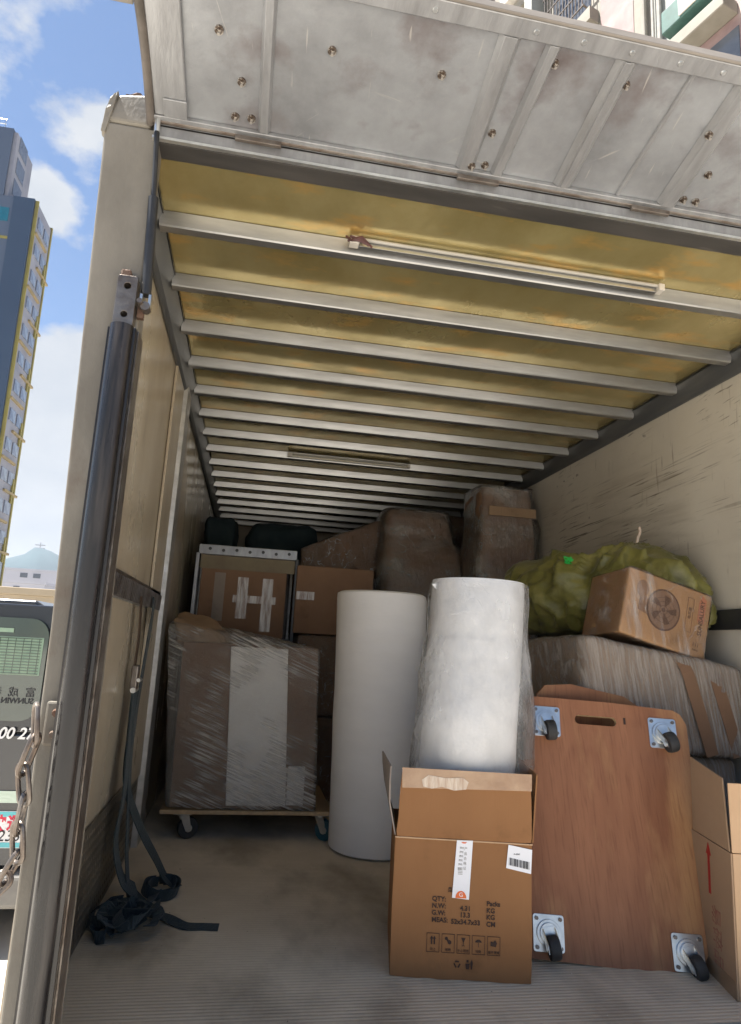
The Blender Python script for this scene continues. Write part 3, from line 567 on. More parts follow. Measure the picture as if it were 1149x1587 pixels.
cu_.build('blind_slats', 'vanglass', van)
MB().box(-2.2, -1.05, 4.49, 4.494, .865, .89).build('window_sticker', 'vancurtain', van)
tx = MB(); TXM = lambda x, y, z, a=0: Matrix.Translation((x, y, z)) @ Matrix.Rotation(a, 4, 'Z') @ RX
tx.text('富  成  泰', .062, TXM(-1.00, 4.491, .51), mirror=True); tx.text('SUNWIN CERAMIC', .046, TXM(-1.075, 4.491, .462), mirror=True, bold=.001)
tx.build('window_lettering', 'blackink', van)
MB().text('2833 00 27', .092, TXM(-.848, 4.478, .275 - .0), align='RIGHT', shear=.25, bold=.002, sx=.95).build('phone_number', 'white', van)
MB().box(-1.75, -.87, 4.474, 4.4785, -.11, -.045).build('notice_plate', 'plate', van)
MB().box(-1.75, -.835, 4.474, 4.4785, -.355, -.155).build('sticker', 'white', van)
MB().box(-1.75, -.836, 4.472, 4.4735, -.185, -.158).box(-1.75, -.836, 4.472, 4.4735, -.352, -.325).build('sticker_band', 'cyan', van)
MB().text('中港快運', .09, TXM(-1.01, 4.472, -.225), bold=.003).build('sticker_lettering', 'stickred', van)
MB().text('No.2233', .085, TXM(-.99, 4.472, -.292), shear=.2).build('sticker_number', 'blackink', van)
MB().box(-2.44, -.70, 4.40, 4.6, -.66, -.475).build('bumper', 'vanbumper', van, bevel=.03, seg=3)
for x in (-2.39, -.78): MB().box(x, x + .04, 4.47, 4.56, -.3, .2).build('tail_light', 'headlamp', van, bevel=.008)
for x in (-2.25, -.89):
    for y in (5.15, 8.2):
        wl = MB().cyl((x - .09, y, GZ + .31), (x + .09, y, GZ + .31), .31, n=28).build('wheel', 'rubber', van, smooth=True)
        MB().cyl((x - .1, y, GZ + .31), (x + .1, y, GZ + .31), .18, n=20).build('rim', 'zinc', wl)
MB().prism([(-.80, .3), (-.66, .82), (.66, .82), (.80, .3)], (-1.57, 9.005, 0), (-1.57, 9.35, 0)).build('windscreen_section', 'vanglass', van, bevel=.02)
MB().box(-2.4, -.74, 9.005, 9.6, -.6, .28).build('bonnet', 'vanbody', van, bevel=.08, seg=3)
van.location.x += .06
# ================================================================ TRUCK
H = 2.15; W = 2.3; LEN = 7.6; Y0 = 1.66
tr = thing('box_truck', 'open box truck seen from behind with ribbed yellow ceiling and raised tail flap', 'truck', (1.15, 1.7, GZ))
# ridged floor
p = 1.74; pts = [(1.735, -.06), (1.735, .0)]
while p < LEN:
    pts += [(p + .001, -.0013), (p + .005, .0005), (p + .0095, .0005), (p + .0135, -.0013)]; p += .0155
vs = [(x, y, z) for x in (.0, W) for y, z in pts]; n = len(pts)
fl = MB()._add(vs, [(i, i + 1, n + i + 1, n + i) for i in range(n - 1)]); fl.box(0, W, 1.74, LEN, -.1, -.05)
fl.build('floor', 'floor', tr)
MB().box(.01, W + .05, 1.60, 1.732, -.16, -.004).build('rear_sill', 'darkrail', tr, bevel=.006)
MB().box(.011, W + .02, 1.612, 1.70, -.0035, .0045).build('sill_edge', 'alu', tr)
# walls
MB().box(-.02, -.002, Y0, LEN, -.1, H + .1).build('left_wall', 'panelL', tr)
MB().box(W + .002, W + .06, Y0, LEN, -.1, H + .1).build('right_wall', 'panelR', tr)
MB().box(-.02, W + .06, LEN, LEN + .05, -.1, H + .1).build('front_wall', 'panelL', tr)
MB().box(-.02, W + .06, Y0, LEN + .05, H + .06, H + .11).build('roof', 'alu', tr)
for x0, x1 in ((-.045, -.0205), (W + .0605, W + .085)): MB().box(x0, x1, Y0 + .3, LEN + .05, -.12, H + .13).build('outer_skin', 'beige', tr)
for yy in (2.95,): MB().box(-.001, .004, yy, yy + .012, .33, 2.08).build('panel_seam', 'beige', tr)
# ceiling panels and ribs
ys = [1.897 + .355 * k for k in range(16)]
edges = [1.655] + [y + .025 for y in ys] + [LEN]
for a, b_ in zip(edges[:-1], edges[1:]):
    MB().box(.0, W, a + .001, b_ - .001, H + .002, H + .02).build('ceiling_panel', 'yellow', tr)
rib = None
for y in ys:
    if rib is None:
        rib = MB().prism([(-.030, 0), (-.021, -.040), (-.017, -.044), (.015, -.044), (.019, -.040), (.028, 0)], (.045, 0, 0), (W - .045, 0, 0)).build('ceiling_rib', 'ribalu', tr, world=False)
        rib.location = V(0, y + .025, H) - tr.location
        # small rivets of the rib ends are left to its shadow line
    else: share(rib, tr, V(0, y + .025, H) - tr.location)
# corner rails under the ceiling
for s, x in ((1, 0), (-1, W)):
    prf = [(x, H + .001), (x + s * .052, H + .001), (x + s * .052, H - .012), (x + s * .022, H - .07), (x + s * .010, H - .082), (x, H - .082)]
    v = [(a, yy, b_) for yy in (1.63, LEN) for a, b_ in prf]; n = 6
    MB()._add(v, [(i, (i + 1) % n, n + (i + 1) % n, n + i) for i in range(n)] + [tuple(range(n)), tuple(range(n, 2 * n))]).build('corner_rail', 'darkrail', tr, bevel=.002)
    MB().box(min(x + s * .053, x + s * .056), max(x + s * .053, x + s * .056), 1.66, LEN, H - .010, H - .001).build('sealant_line', 'black', tr)
# header
MB().box(.06, W - .022, 1.588, 1.652, 2.138, 2.24).build('header_beam', 'headerdark', tr, bevel=.003)
MB().box(.066, W + .04, 1.578, 1.5865, 2.146, 2.176).build('header_face', 'doorrib', tr)
MB().box(.064, W + .04, 1.574, 1.586, 2.138, 2.1455).build('header_lip', 'zinc', tr)
MB().cyl((.06, 1.572, 2.186), (2.3, 1.572, 2.186), .006, n=8).build('hinge_rod', 'steel', tr)
hs = MB().box(-.06, .06, -.006, .006, -.007, .007).build('hinge_plate', 'steel', tr, world=False, bevel=.002)
for k, x in enumerate((.33, .93, 1.45, 2.0)):
    if k == 0: hs.location = V(x, 1.563, 2.170) - tr.location
    else: share(hs, tr, V(x, 1.563, 2.170) - tr.location)
# tail flap: hinge at (1.585, 2.19), raised 15 degrees
TH_ = R(15); fe = V(0, -math.cos(TH_), math.sin(TH_)); fn = V(0, math.sin(TH_), math.cos(TH_))
FM = Matrix(((1, fe.x, fn.x, 0), (0, fe.y, fn.y, 1.585), (0, fe.z, fn.z, 2.192), (0, 0, 0, 1)))   # local x, l, n
def F(x0, x1, l0, l1, n0, n1, nm, mt, par=None, **k): return MB().box(x0, x1, l0, l1, n0, n1, FM).build(nm, mt, par, **k)
flap = F(.05, 2.31, .0, .418, .002, .014, 'tail_flap', 'doorskin', tr, bevel=.002)
F(.045, 2.31, .374, .418, -.014, .0015, 'edge_rail', 'doorrib', flap, bevel=.003)
F(.045, 2.31, .4185, .426, -.016, .010, 'edge_lip', 'lip', flap, bevel=.002)
F(.045, 2.31, .002, .028, -.012, .0015, 'hinge_rail', 'doorrib', flap, bevel=.002)
F(.068, .148, .029, .373, -.010, .0015, 'side_plate', 'doorrib', flap, bevel=.003)
F(.092, .150, .030, .078, -.016, -.0105, 'corner_plate', 'doorrib', flap, bevel=.002)
MB().tube([FM @ V(.055 + .005 * math.sin(l * 9), l, -.008) for l in [i * .424 / 16 for i in range(17)]], .011, 10).build('rubber_seal', 'brownrubber', flap, smooth=True)
MB().tube([FM @ V(.076, l, -.006) for l in [.03 + i * .40 / 10 for i in range(11)]], .004, 8).build('seal_bead', 'alu', flap, smooth=True)
F(-.032, .042, .268, .436, .004, .026, 'side_flap_plate', 'beige', flap, bevel=.002)
def stiff(x0, x1, dx=0, h=.012, m='doorrib'):
    l0, l1 = .0285, .3735; s_ = (x1 - x0) * .22
    v = []
    for l, o in ((l0, 0), (l1, dx)):
        v += [FM @ V(x0 + o, l, .0015), FM @ V(x0 + s_ + o, l, -h), FM @ V(x1 - s_ + o, l, -h), FM @ V(x1 + o, l, .0015)]
    MB()._add(v, [(0, 1, 5, 4), (1, 2, 6, 5), (2, 3, 7, 6), (0, 4, 7, 3), (0, 3, 2, 1), (4, 5, 6, 7)]).build('stiffener', m, flap, bevel=.001)
stiff(.326, .358, 0, .011); stiff(.862, .916, 0, .014); stiff(.962, 1.0, .015, .013); stiff(1.148, 1.204, .005, .012); stiff(1.163, 1.187, .005, .015); stiff(1.338, 1.352, .01, .005); stiff(1.468, 1.53, .0, .016); stiff(1.83, 1.88); stiff(2.1, 2.15)
bolts = [(.283, .146), (.268, .054), (.309, .056), (.49, .259), (.758, .255), (.929, .137), (.903, .045), (.942, .045), (.23, .255), (1.015, .331), (1.207, .317), (1.479, .248), (1.56, .135), (1.54, .05), (1.579, .05)]
bsrc2 = None
for i, (x, l) in enumerate(bolts):
    nn_ = -.0145 if any(a <= x <= b for a, b in ((.87, .91), (1.155, 1.196), (1.475, 1.52))) else -.001
    pos = FM @ V(x, l, nn_)
    if bsrc2 is None:
        RB = Matrix((( 1, 0, 0, 0), (0, fe.y, fn.y, 0), (0, fe.z, fn.z, 0), (0, 0, 0, 1)))
        b = MB(); b.cyl((0, 0, .003), (0, 0, -.0025), .0105, n=14, Mx=RB); b.cyl((0, 0, -.002), (0, 0, -.008), .0068, n=6, Mx=RB); b.cyl((0, 0, -.008), (0, 0, -.017), .0034, n=8, Mx=RB)
        bsrc2 = b.build('bolt', 'boltsteel', flap, world=False); bsrc2.location = pos - wm(flap).translation
    else: share(bsrc2, flap, pos - wm(flap).translation)
rs = None
for x in (.702, .94, 1.056, 1.177, 1.301, 1.414, .5, .3, 1.6, 1.8, 2.0):
    pos = FM @ V(x, .395, -.014)
    if rs is None:
        rs = MB().cyl((0, 0, .002), (0, 0, -.003), .008, .005, n=12, Mx=RB).build('rivet', 'zinc', flap, world=False); rs.location = pos - wm(flap).translation
    else: share(rs, flap, pos - wm(flap).translation)
# left rear post
pv = []
for z, xo, xr in ((-.15, .006, .106), (.9, -.011, .100), (2.17, -.056, .078)): pv += [(xo, 1.585, z), (xr, 1.585, z), (xo, 1.655, z), (xr, 1.655, z)]
MB()._add(pv, [(0, 1, 3, 2), (8, 10, 11, 9)] + [(a + o_, b + o_, b + 4 + o_, a + 4 + o_) for o_ in (0, 4) for a, b in ((0, 1), (1, 3), (3, 2), (2, 0))]).build('rear_post', 'beige', tr, bevel=.006, seg=3)
MB().hexa([(-.058, 1.583, 2.172), (.058, 1.583, 2.172), (-.058, 1.66, 2.172), (.058, 1.66, 2.172), (-.036, 1.59, 2.262), (.058, 1.59, 2.280), (-.036, 1.66, 2.262), (.058, 1.66, 2.280)]).build('post_cap', 'beige', tr, bevel=.012, seg=3)
MB().soft([(-.025, 1.6, 2.264), (.02, 1.6, 2.272), (-.025, 1.64, 2.264), (.02, 1.64, 2.272), (-.02, 1.6, 2.274), (.02, 1.6, 2.282), (-.02, 1.64, 2.274), (.02, 1.64, 2.282)], n=6, amp=.006, nsc=40).build('sealant_lump', 'rust', tr)
MB().soft([(-.064, 1.580, 2.13), (-.052, 1.580, 2.13), (-.064, 1.6, 2.13), (-.052, 1.6, 2.13), (-.050, 1.582, 2.24), (-.034, 1.582, 2.262), (-.050, 1.6, 2.24), (-.034, 1.6, 2.262)], n=8, amp=.010, nsc=35).build('edge_sealant', 'beige', tr)
MB().box(W - .02, W + .085, 1.585, 1.655, -.15, 2.28).build('rear_post', 'beige', tr, bevel=.008)
# black column in front of the post
colp = MB().cyl((.070, 1.545, -.2), (.062, 1.545, 1.60), .027, n=24).build('lift_column', 'darkpipe', tr, smooth=True)
MB().hexa([(.036, 1.553, -.2), (.050, 1.553, -.2), (.036, 1.58, -.2), (.050, 1.58, -.2), (.028, 1.553, 1.60), (.042, 1.553, 1.60), (.028, 1.58, 1.60), (.042, 1.58, 1.60)]).build('column_flange', 'darkpipe', colp)
MB().hexa([(.094, 1.54, -.2), (.106, 1.54, -.2), (.094, 1.582, -.2), (.106, 1.582, -.2), (.080, 1.54, 1.60), (.094, 1.54, 1.60), (.080, 1.582, 1.60), (.094, 1.582, 1.60)]).build('column_guide', 'darkpipe', colp, bevel=.002)
MB().hexa([(.1065, 1.56, -.2), (.110, 1.56, -.2), (.1065, 1.62, -.2), (.110, 1.62, -.2), (.0945, 1.56, 1.60), (.0975, 1.56, 1.60), (.0945, 1.62, 1.60), (.0975, 1.62, 1.60)]).build('column_edge', 'steel', colp)
hole = lambda cx_, cy_, r: [(cx_ + r * math.cos(2 * math.pi * k / 14), cy_ + r * math.sin(2 * math.pi * k / 14)) for k in range(14)]
MB().poly(rrect(.036, .082, 1.605, 1.735, .006, 3), [hole(.060, 1.635, .008), hole(.060, 1.708, .0085)], 0, .03, Matrix.Translation((0, 1.58, 0)) @ RX).build('column_bracket', 'steel', tr, bevel=.003)
MB().box(.045, .075, 1.578, 1.584, 1.62, 1.75).build('bracket_back', 'black', tr)
MB().box(.038, .062, 1.56, 1.584, 1.737, 1.757).build('rust_patch', 'rust', tr, bevel=.004)
# gas strut
gs = MB().cyl((.100, 1.572, 1.70), (.088, 1.572, 1.965), .0125, n=16).build('gas_strut', 'black', tr, smooth=True)
MB().cyl((.088, 1.572, 1.966), (.076, 1.568, 2.15), .0065, n=10).build('rod', 'black', gs, smooth=True)
MB().cyl((.076, 1.568, 2.15), (.074, 1.566, 2.186), .0075, n=10).build('end_fitting', 'zinc', gs, smooth=True)
MB().box(.088, .094, 1.564, 1.58, 1.672, 1.70).box(.108, .114, 1.564, 1.58, 1.668, 1.70).build('clevis', 'zinc', gs)
bo = MB().cyl((.095, 1.585, 1.665), (.095, 1.53, 1.665), .007, n=6).cyl((.107, 1.565, 1.658), (.107, 1.54, 1.658), .011, n=12).build('pivot_bolt', 'steel', gs)
MB().box(.085, .100, 1.57, 1.584, 1.640, 1.672).build('pivot_plate', 'rust', gs)
# inner pillar, tie rail, kick plate
MB().prism([(-.09, .0005), (-.075, .030), (.075, .030), (.09, .0005)], (0, 3.29, .0), (0, 3.29, 2.10), upv=(1, 0, 0)).build('wall_pillar', 'alu', tr, bevel=.002)
MB().box(.001, .012, 2.9, 3.19, .3, 2.07).build('wall_batten', 'panelL', tr, bevel=.002)
tz = MB(); 
prv = []
yy = 1.68; 
MB().box(.0005, .012, 1.67, 3.19, 1.045, 1.085).build('tie_rail', 'steel', tr)
for k in range(46):
    y = 1.70 + k * .032; tz.hexa([(.012, y, 1.004), (.020, y, 1.004), (.012, y + .008, 1.004), (.020, y + .008, 1.004), (.012, y + .012, 1.07), (.022, y + .012, 1.07), (.012, y + .022, 1.07), (.022, y + .022, 1.07)])
tz.build('rail_teeth', 'steel', tr)
MB().box(.0005, .006, 1.67, 3.19, 1.0, 1.044).build('tie_rail_base', 'alu', tr)
ck = MB().box(.0005, .006, 1.66, 3.19, .0, .33)
for k in range(48):
    for j in range(10):
        y = 1.70 + k * .031 + (j % 2) * .0155; z = .025 + j * .031; a = 1 if (j + k) % 2 else -1
        ck._add([(.006, y, z - .011), (.0085, y + .003 , z), (.006, y, z + .011), (.006, y + .005, z)], [(0, 1, 2), (0, 3, 1), (2, 1, 3)])
ck.build('kick_plate', mat('checker plate', (.20, .17, .13), (.12, .1, .075), rough=.4, metal=.5, scale=5, bump=.1), tr)
# right wall tie rail
MB().box(W - .02, W + .001, 1.67, LEN - 2, 1.035, 1.115).build('tie_rail', 'black', tr, bevel=.004)
# ceiling lights
def tube_light(x0, x1, y, z, wires=True):
    t = MB().box(x0 + .03, x1 - .02, y - .004, y + .012, z - .012, z + .006).build('ceiling_light', 'ribalu', tr, bevel=.001)
    MB().cyl((x0 + .02, y - .010, z + .008), (x1, y - .010, z + .008), .006, n=10).build('tube', 'whitetube', t, smooth=True)
    MB().box(x0 - .0, x0 + .03, y - .02, y + .01, z - .014, z + .012).build('end_cap', 'acgrey', t, bevel=.002); MB().box(x1 - .02, x1, y - .022, y + .01, z - .012, z + .012).build('end_cap', 'acgrey', t, bevel=.002)
    if wires:
        b = MB()
        for k in range(5): b.tube([V(x0 - .012 + .006 * k, y - .018 + .004 * math.sin(k * 2), z + .006 * math.cos(k * 3)), V(x0 + .004 + .008 * k, y - .026, z - .010 + .004 * k), V(x0 + .03 + .01 * k, y - .02, z - .002 - .005 * k)], .004, 5)
        b.build('wires', mat('dark red wire', (.10, .03, .03), (.03, .02, .02), rough=.5), t)
    return t
tube_light(.62, 1.69, 1.875, H - .022); tube_light(.58, 1.42, 1.897 + .355 * 7 - .02, H - .025, False)
# running gear
for x in (.45, 1.75): MB().box(x, x + .1, 1.75, 9.5, -.36, -.165).build('chassis_rail', 'black', tr)
for x in (.12, 2.0):
    wl = MB().cyl((x - .14, 3.2, GZ + .38), (x + .14, 3.2, GZ + .38), .38, n=28).build('wheel', 'rubber', tr, smooth=True)
MB().box(.3, 2.0, 3.14, 3.26, GZ + .32, GZ + .44).build('axle', 'black', tr)
MB().box(.05, 2.25, 7.9, 9.6, -.35, 1.5).build('cab', 'beige', tr, bevel=.08, seg=3)
# ================================================================ CHAIN AND STRAP
ch = thing('steel_chain', 'worn steel chain of big links hanging from the cream truck post', 'chain', (.02, 1.52, .72))
path = [(.000, .705), (.004, .655), (-.010, .602), (-.001, .553), (.003, .505), (-.006, .458), (-.012, .428), (-.046, .385)]
cp = [V(-.002, 1.535, .730), V(.006, 1.528, .672), V(-.008, 1.525, .615), V(.004, 1.522, .560), V(.0, 1.52, .506), V(.008, 1.518, .455), V(-.010, 1.515, .415), V(-.052, 1.505, .372), V(-.1, 1.49, .345), V(-.15, 1.47, .35)]
link = None
for i in range(len(cp) - 1):
    a, b = cp[i], cp[i + 1]; d = b - a; Ln = d.length * .5 + .012; hw = .0155
    pts = []
    for k in range(20):
        t = 2 * math.pi * k / 20; c_, s_ = math.cos(t), math.sin(t); pts.append(V(hw * s_, 0, (Ln - hw) * (1 if c_ > 0 else -1) * (1 if abs(c_) > .3 else abs(c_) / .3) + hw * c_))
    q = d.to_track_quat('Z', 'Y').to_matrix().to_4x4(); rz = Matrix.Rotation(R(28 if i % 2 else 112), 4, 'Z')
    MB().tube(pts, .0052, 8, True, Matrix.Translation((a + b) / 2) @ q @ rz).build('link', 'steel', ch, smooth=True)
bk = MB().box(.008, .046, 1.568, 1.584, .655, .745).build('chain_bracket', 'beige', tr, bevel=.005)
for z in (.722, .678): MB().cyl((.030, 1.568, z), (.030, 1.556, z), .009, .006, n=12).build('bolt', 'rust', bk)
st = thing('ratchet_strap', 'dark teal lashing strap hanging from the wall rail and heaped on the floor', 'strap', (.03, 2.65, 1.0))
def curve(pts, n=8):
    P_ = [V(*p) for p in pts]; o = []
    for i in range(len(P_) - 1):
        p0 = P_[max(i - 1, 0)]; p1 = P_[i]; p2 = P_[i + 1]; p3 = P_[min(i + 2, len(P_) - 1)]
        for k in range(n):
            t = k / n; o.append(.5 * ((2 * p1) + (p2 - p0) * t + (2 * p0 - 5 * p1 + 4 * p2 - p3) * t * t + (3 * p1 - p0 - 3 * p2 + p3) * t ** 3))
    o.append(P_[-1]); return o
MB().band(curve([(.024, 2.56, 1.03), (.030, 2.57, .9), (.028, 2.575, .78)]), (0, 1, 0), .045, .003).build('upper_webbing', 'brownweb', st)
MB().box(.022, .045, 2.545, 2.60, .70, .785).build('ratchet', 'steel', st, bevel=.004)
MB().cyl((.036, 2.54, .70), (.036, 2.61, .70), .010, n=10).cyl((.05, 2.545, .735), (.05, 2.60, .735), .007, n=8).build('ratchet_pin', 'zinc', st)
MB().band(curve([(.030, 2.86, 1.04), (.032, 2.84, .95), (.036, 2.74, .78), (.04, 2.66, .62), (.045, 2.62, .45), (.06, 2.6, .3), (.075, 2.58, .15), (.10, 2.56, .02)]), (0, 1, 0), .06, .003).build('webbing', 'teal', st)
MB().band(curve([(.036, 2.58, .72), (.038, 2.58, .55), (.045, 2.59, .38), (.10, 2.66, .22), (.16, 2.72, .10), (.205, 2.72, .03), (.25, 2.70, .012)]), [V(.3, 1, 0)] * 49, .045, .003).build('webbing', 'teal', st)
MB().band(curve([(.034, 2.60, .70), (.042, 2.56, .5), (.05, 2.53, .35), (.045, 2.50, .22), (.075, 2.52, .10), (.12, 2.60, .03)]), (0, 1, 0), .075, .003).build('webbing', 'teal', st)
rnd = random.Random(4)
for k in range(9):
    cx_, cy_ = .11 + rnd.uniform(-.035, .045), 2.37 + rnd.uniform(-.05, .07); r1, r2 = rnd.uniform(.035, .085), rnd.uniform(.06, .13); z_ = .010 + .0045 * k
    ph = rnd.uniform(0, 6); sw_ = rnd.uniform(3.4, 5.4)
    pts = [(max(.010, cx_ + r1 * math.cos(ph + t * sw_) + rnd.uniform(-.008, .008)), cy_ + r2 * math.sin(ph + t * sw_), z_ + .012 * abs(math.sin(2.6 * t * 3 + k))) for t in [i / 7 for i in range(8)]]
    wds = [V(rnd.uniform(-.3, .3), rnd.uniform(-.3, .3), .35).lerp(V(math.cos(ph + q / 28 * sw_), math.sin(ph + q / 28 * sw_), .2), rnd.uniform(.35, 1)) for q in range(29)]
    MB().band(curve(pts, 4), wds if k % 2 else (rnd.uniform(-.8, .8), rnd.uniform(-.8, .8), .7), .034, .0025).build('webbing_loop', 'teal', st)
for (cx_, cy_) in ((.20, 2.66), (.185, 2.67)):
    pts = [(cx_ + .055 * math.cos(t * 6.0 + 2), cy_ + .07 * math.sin(t * 6.0 + 2), .024 + .006 * math.sin(t * 9)) for t in [i / 9 for i in range(10)]]
    MB().band(curve(pts, 4), (.25, 0, .97), .034, .003).build('webbing_loop', 'teal', st)
MB().band(curve([(.10, 2.62, .022), (.15, 2.52, .02), (.19, 2.44, .02), (.24, 2.42, .014), (.30, 2.37, .008), (.36, 2.365, .006), (.405, 2.36, .006)]), (.0, 1, .3), .032, .003).build('webbing_tail', 'teal', st)
MB().band(curve([(.18, 2.63, .02), (.17, 2.52, .025), (.15, 2.42, .03), (.17, 2.36, .02)]), (1, 0, .5), .04, .003).build('webbing_loop', 'teal', st)
# ================================================================ CARGO
def box_corners(x0, x1, y0, y1, z0, z1): return [(x, y, z) for z in (z0, z1) for y in (y0, y1) for x in (x0, x1)]
def printed(t, nm, m, fn):
    b = MB(); fn(b); return b.build(nm, m, t, world=False)
# --- open carton in front
A0 = V(.884, 2.03, 0); A1 = V(1.272, 1.955, 0); wd = (A1 - A0).length; ang = math.atan2(A1.y - A0.y, A1.x - A0.x)
oc = thing('open_carton', 'open brown carton with raised flaps, printed QTY table and white barcode label', 'carton', A0, (0, 0, ang))
D_, HH, FL = .345, .362, .19; TK = .005
def wall_(x0, x1, y0, y1, z0, z1, nm='wall', m='card', **k): return MB().box(x0, x1, y0, y1, z0, z1).build(nm, m, oc, world=False, bevel=.0015, **k)
fr = MB(); nx_, nz_ = 12, 12
MB().soft([(0, 0, 0), (wd, 0, 0), (0, TK, 0), (wd, TK, 0), (0, 0, HH), (wd, 0, HH), (0, TK, HH), (wd, TK, HH)], n=12, rad=.04, amp=.0024, nsc=9, seed=2).build('front_wall', 'card', oc, world=False, smooth=True)
wall_(0, TK, TK + .001, D_, 0, HH, 'side_wall'); wall_(wd - TK, wd, TK + .001, D_, 0, HH, 'side_wall'); wall_(TK, wd - TK, D_ - TK, D_ - .001, 0, HH, 'back_wall'); wall_(TK, wd - TK, TK + .001, D_ - TK, .001, .006, 'base')
MB().soft([(.004, -.001, HH + .002), (wd - .002, -.001, HH + .002), (.004, .004, HH + .002), (wd - .002, .004, HH + .002), (.012, -.006, HH + FL), (wd - .004, -.004, HH + FL), (.012, -.001, HH + FL), (wd - .004, .001, HH + FL)], n=14, rad=.03, amp=.0028, nsc=14, seed=11).build('flap', 'card', oc, world=False, smooth=True)
lf = MB(); pv_ = []
for z, x, y0, y1 in ((HH + .002, .002, .01, D_ - .01), (HH + .09, -.018, .0, D_ - .01), (HH + .15, -.020, .0, D_ - .02), (HH + .19, -.018, .01, D_ - .05)):
    pv_.append((x, y0, y1, z, x - (z - HH) * .12))
for q in range(3):
    a, b = pv_[q], pv_[q + 1]
    lf.hexa([(a[0] - .004, a[1], a[3]), (a[0], a[1], a[3]), (a[4] - .004, a[2], a[3]), (a[4], a[2], a[3]), (b[0] - .004, b[1], b[3]), (b[0], b[1], b[3]), (b[4] - .004, b[2], b[3]), (b[4], b[2], b[3])])
lf.build('flap', 'cardin', oc, world=False)
MB().hexa([(wd + .0, .005, HH + .002), (wd + .004, .005, HH + .002), (wd, D_ - .03, HH + .002), (wd + .004, D_ - .03, HH + .002), (wd + .012, .005, HH + FL), (wd + .016, .005, HH + FL), (wd + .02, D_ - .04, HH + FL), (wd + .024, D_ - .04, HH + FL)]).build('flap', 'card', oc, world=False)
FT = Matrix.Translation((0, -.0022, 0)) @ RX
def P2(x, z, d=.0024, dz=0): return Matrix.Translation((x, -d, z)) @ RX
# tape over the flap top
MB().hexa([(.014, -.0085, HH + FL - .055), (wd - .004, -.0075, HH + FL - .045), (.014, -.0045, HH + FL - .055), (wd - .004, -.0035, HH + FL - .045), (.012, -.0090, HH + FL + .001), (wd - .004, -.0070, HH + FL + .001), (.012, -.005, HH + FL + .001), (wd - .004, -.003, HH + FL + .001)]).build('packing_tape', 'tape', oc, world=False)
MB().poly([(.075, HH + FL - .048), (.10, HH + FL - .053), (.13, HH + FL - .046), (.165, HH + FL - .055), (.20, HH + FL - .050), (.207, HH + FL - .030), (.19, HH + FL - .018), (.14, HH + FL - .022), (.09, HH + FL - .016), (.070, HH + FL - .03)], z0=0, z1=.0008, Mx=P2(0, 0, .0090)).build('torn_tape_patch', 'cleartape', oc, world=False)
MB().box(.0, wd, -.0028, -.0004, HH - .003, HH + .001).build('fold_line', 'cardlight', oc, world=False, bevel=.0008)
sxk = wd / .395
b = MB()
for s_, x, z, al in (('QTY:', .112, .204, 'LEFT'), ('N.W:', .112, .186, 'LEFT'), ('G.W:', .112, .168, 'LEFT'), ('MEAS:', .112, .150, 'LEFT'), ('4.31', .207, .183, 'CENTER'), ('13.3', .206, .166, 'CENTER'), ('52x34.7x33', .208, .148, 'CENTER'),
                     ('Packs', .266, .199, 'LEFT'), ('KG', .266, .181, 'LEFT'), ('KG', .266, .164, 'LEFT'), ('CM', .266, .146, 'LEFT')):
    b.text(s_, .0175, P2(x, z), depth=.0003, align=al, bold=.0004)
b.text('型', .014, P2(.163, .229), depth=.0003)
b.build('printed_lettering', 'ink', oc, world=False)
# handling symbols in five frames
b = MB()
def fr_rect(b, x0, x1, z0, z1, t=.0011):
    y0, y1 = -.0027, -.0020
    b.box(x0, x1, y0, y1, z0, z0 + t); b.box(x0, x1, y0, y1, z1 - t, z1); b.box(x0, x0 + t, y0, y1, z0 + t, z1 - t); b.box(x1 - t, x1, y0, y1, z0 + t, z1 - t)
def pl(b, pts): b.poly(pts, z0=-.0003, z1=.0004, Mx=P2(0, 0, .0024))
zx = .068
for k in range(5):
    x0 = .100 + k * .0425; fr_rect(b, x0, x0 + .036, zx, zx + .048)
    cx_ = x0 + .018; zc = zx + .03
    if k == 0:
        for dx in (-.004, .004): pl(b, [(cx_ + dx - .002, zc - .010), (cx_ + dx + .002, zc - .010), (cx_ + dx + .002, zc + .004), (cx_ + dx + .0045, zc + .004), (cx_ + dx, zc + .011), (cx_ + dx - .0045, zc + .004), (cx_ + dx - .002, zc + .004)])
    if k == 1:
        for dx, dz, rr_ in ((-.005, .006, .0045), (.004, -.003, .0055), (-.001, .001, .003)): pl(b, [(cx_ + dx + rr_ * math.cos(q), zc + dz + rr_ * math.sin(q)) for q in [i * .785 for i in range(8)]])
    if k == 2: pl(b, [(cx_ - .006, zc + .010), (cx_ - .001, zc - .001), (cx_ - .0008, zc - .009), (cx_ - .005, zc - .0105), (cx_ + .005, zc - .0105), (cx_ + .0008, zc - .009), (cx_ + .001, zc - .001), (cx_ + .006, zc + .010)])
    if k == 3:
        pl(b, [(cx_ + .009 * math.cos(q), zc + .001 + .007 * math.sin(q)) for q in [i * math.pi / 8 for i in range(9)]]); pl(b, [(cx_ - .0006, zc - .011), (cx_ + .0006, zc - .011), (cx_ + .0006, zc), (cx_ - .0006, zc)])
    if k == 4: pl(b, [(cx_ - .009, zc - .006), (cx_ + .006, zc - .008), (cx_ + .009, zc + .002), (cx_ + .004, zc + .009), (cx_ - .002, zc + .003), (cx_ - .008, zc + .006)])
    b.text(('向上', '怕晒', '小心轻放', '怕雨', '循环使用')[k], .008, P2(cx_, zx + .007), depth=.0003)
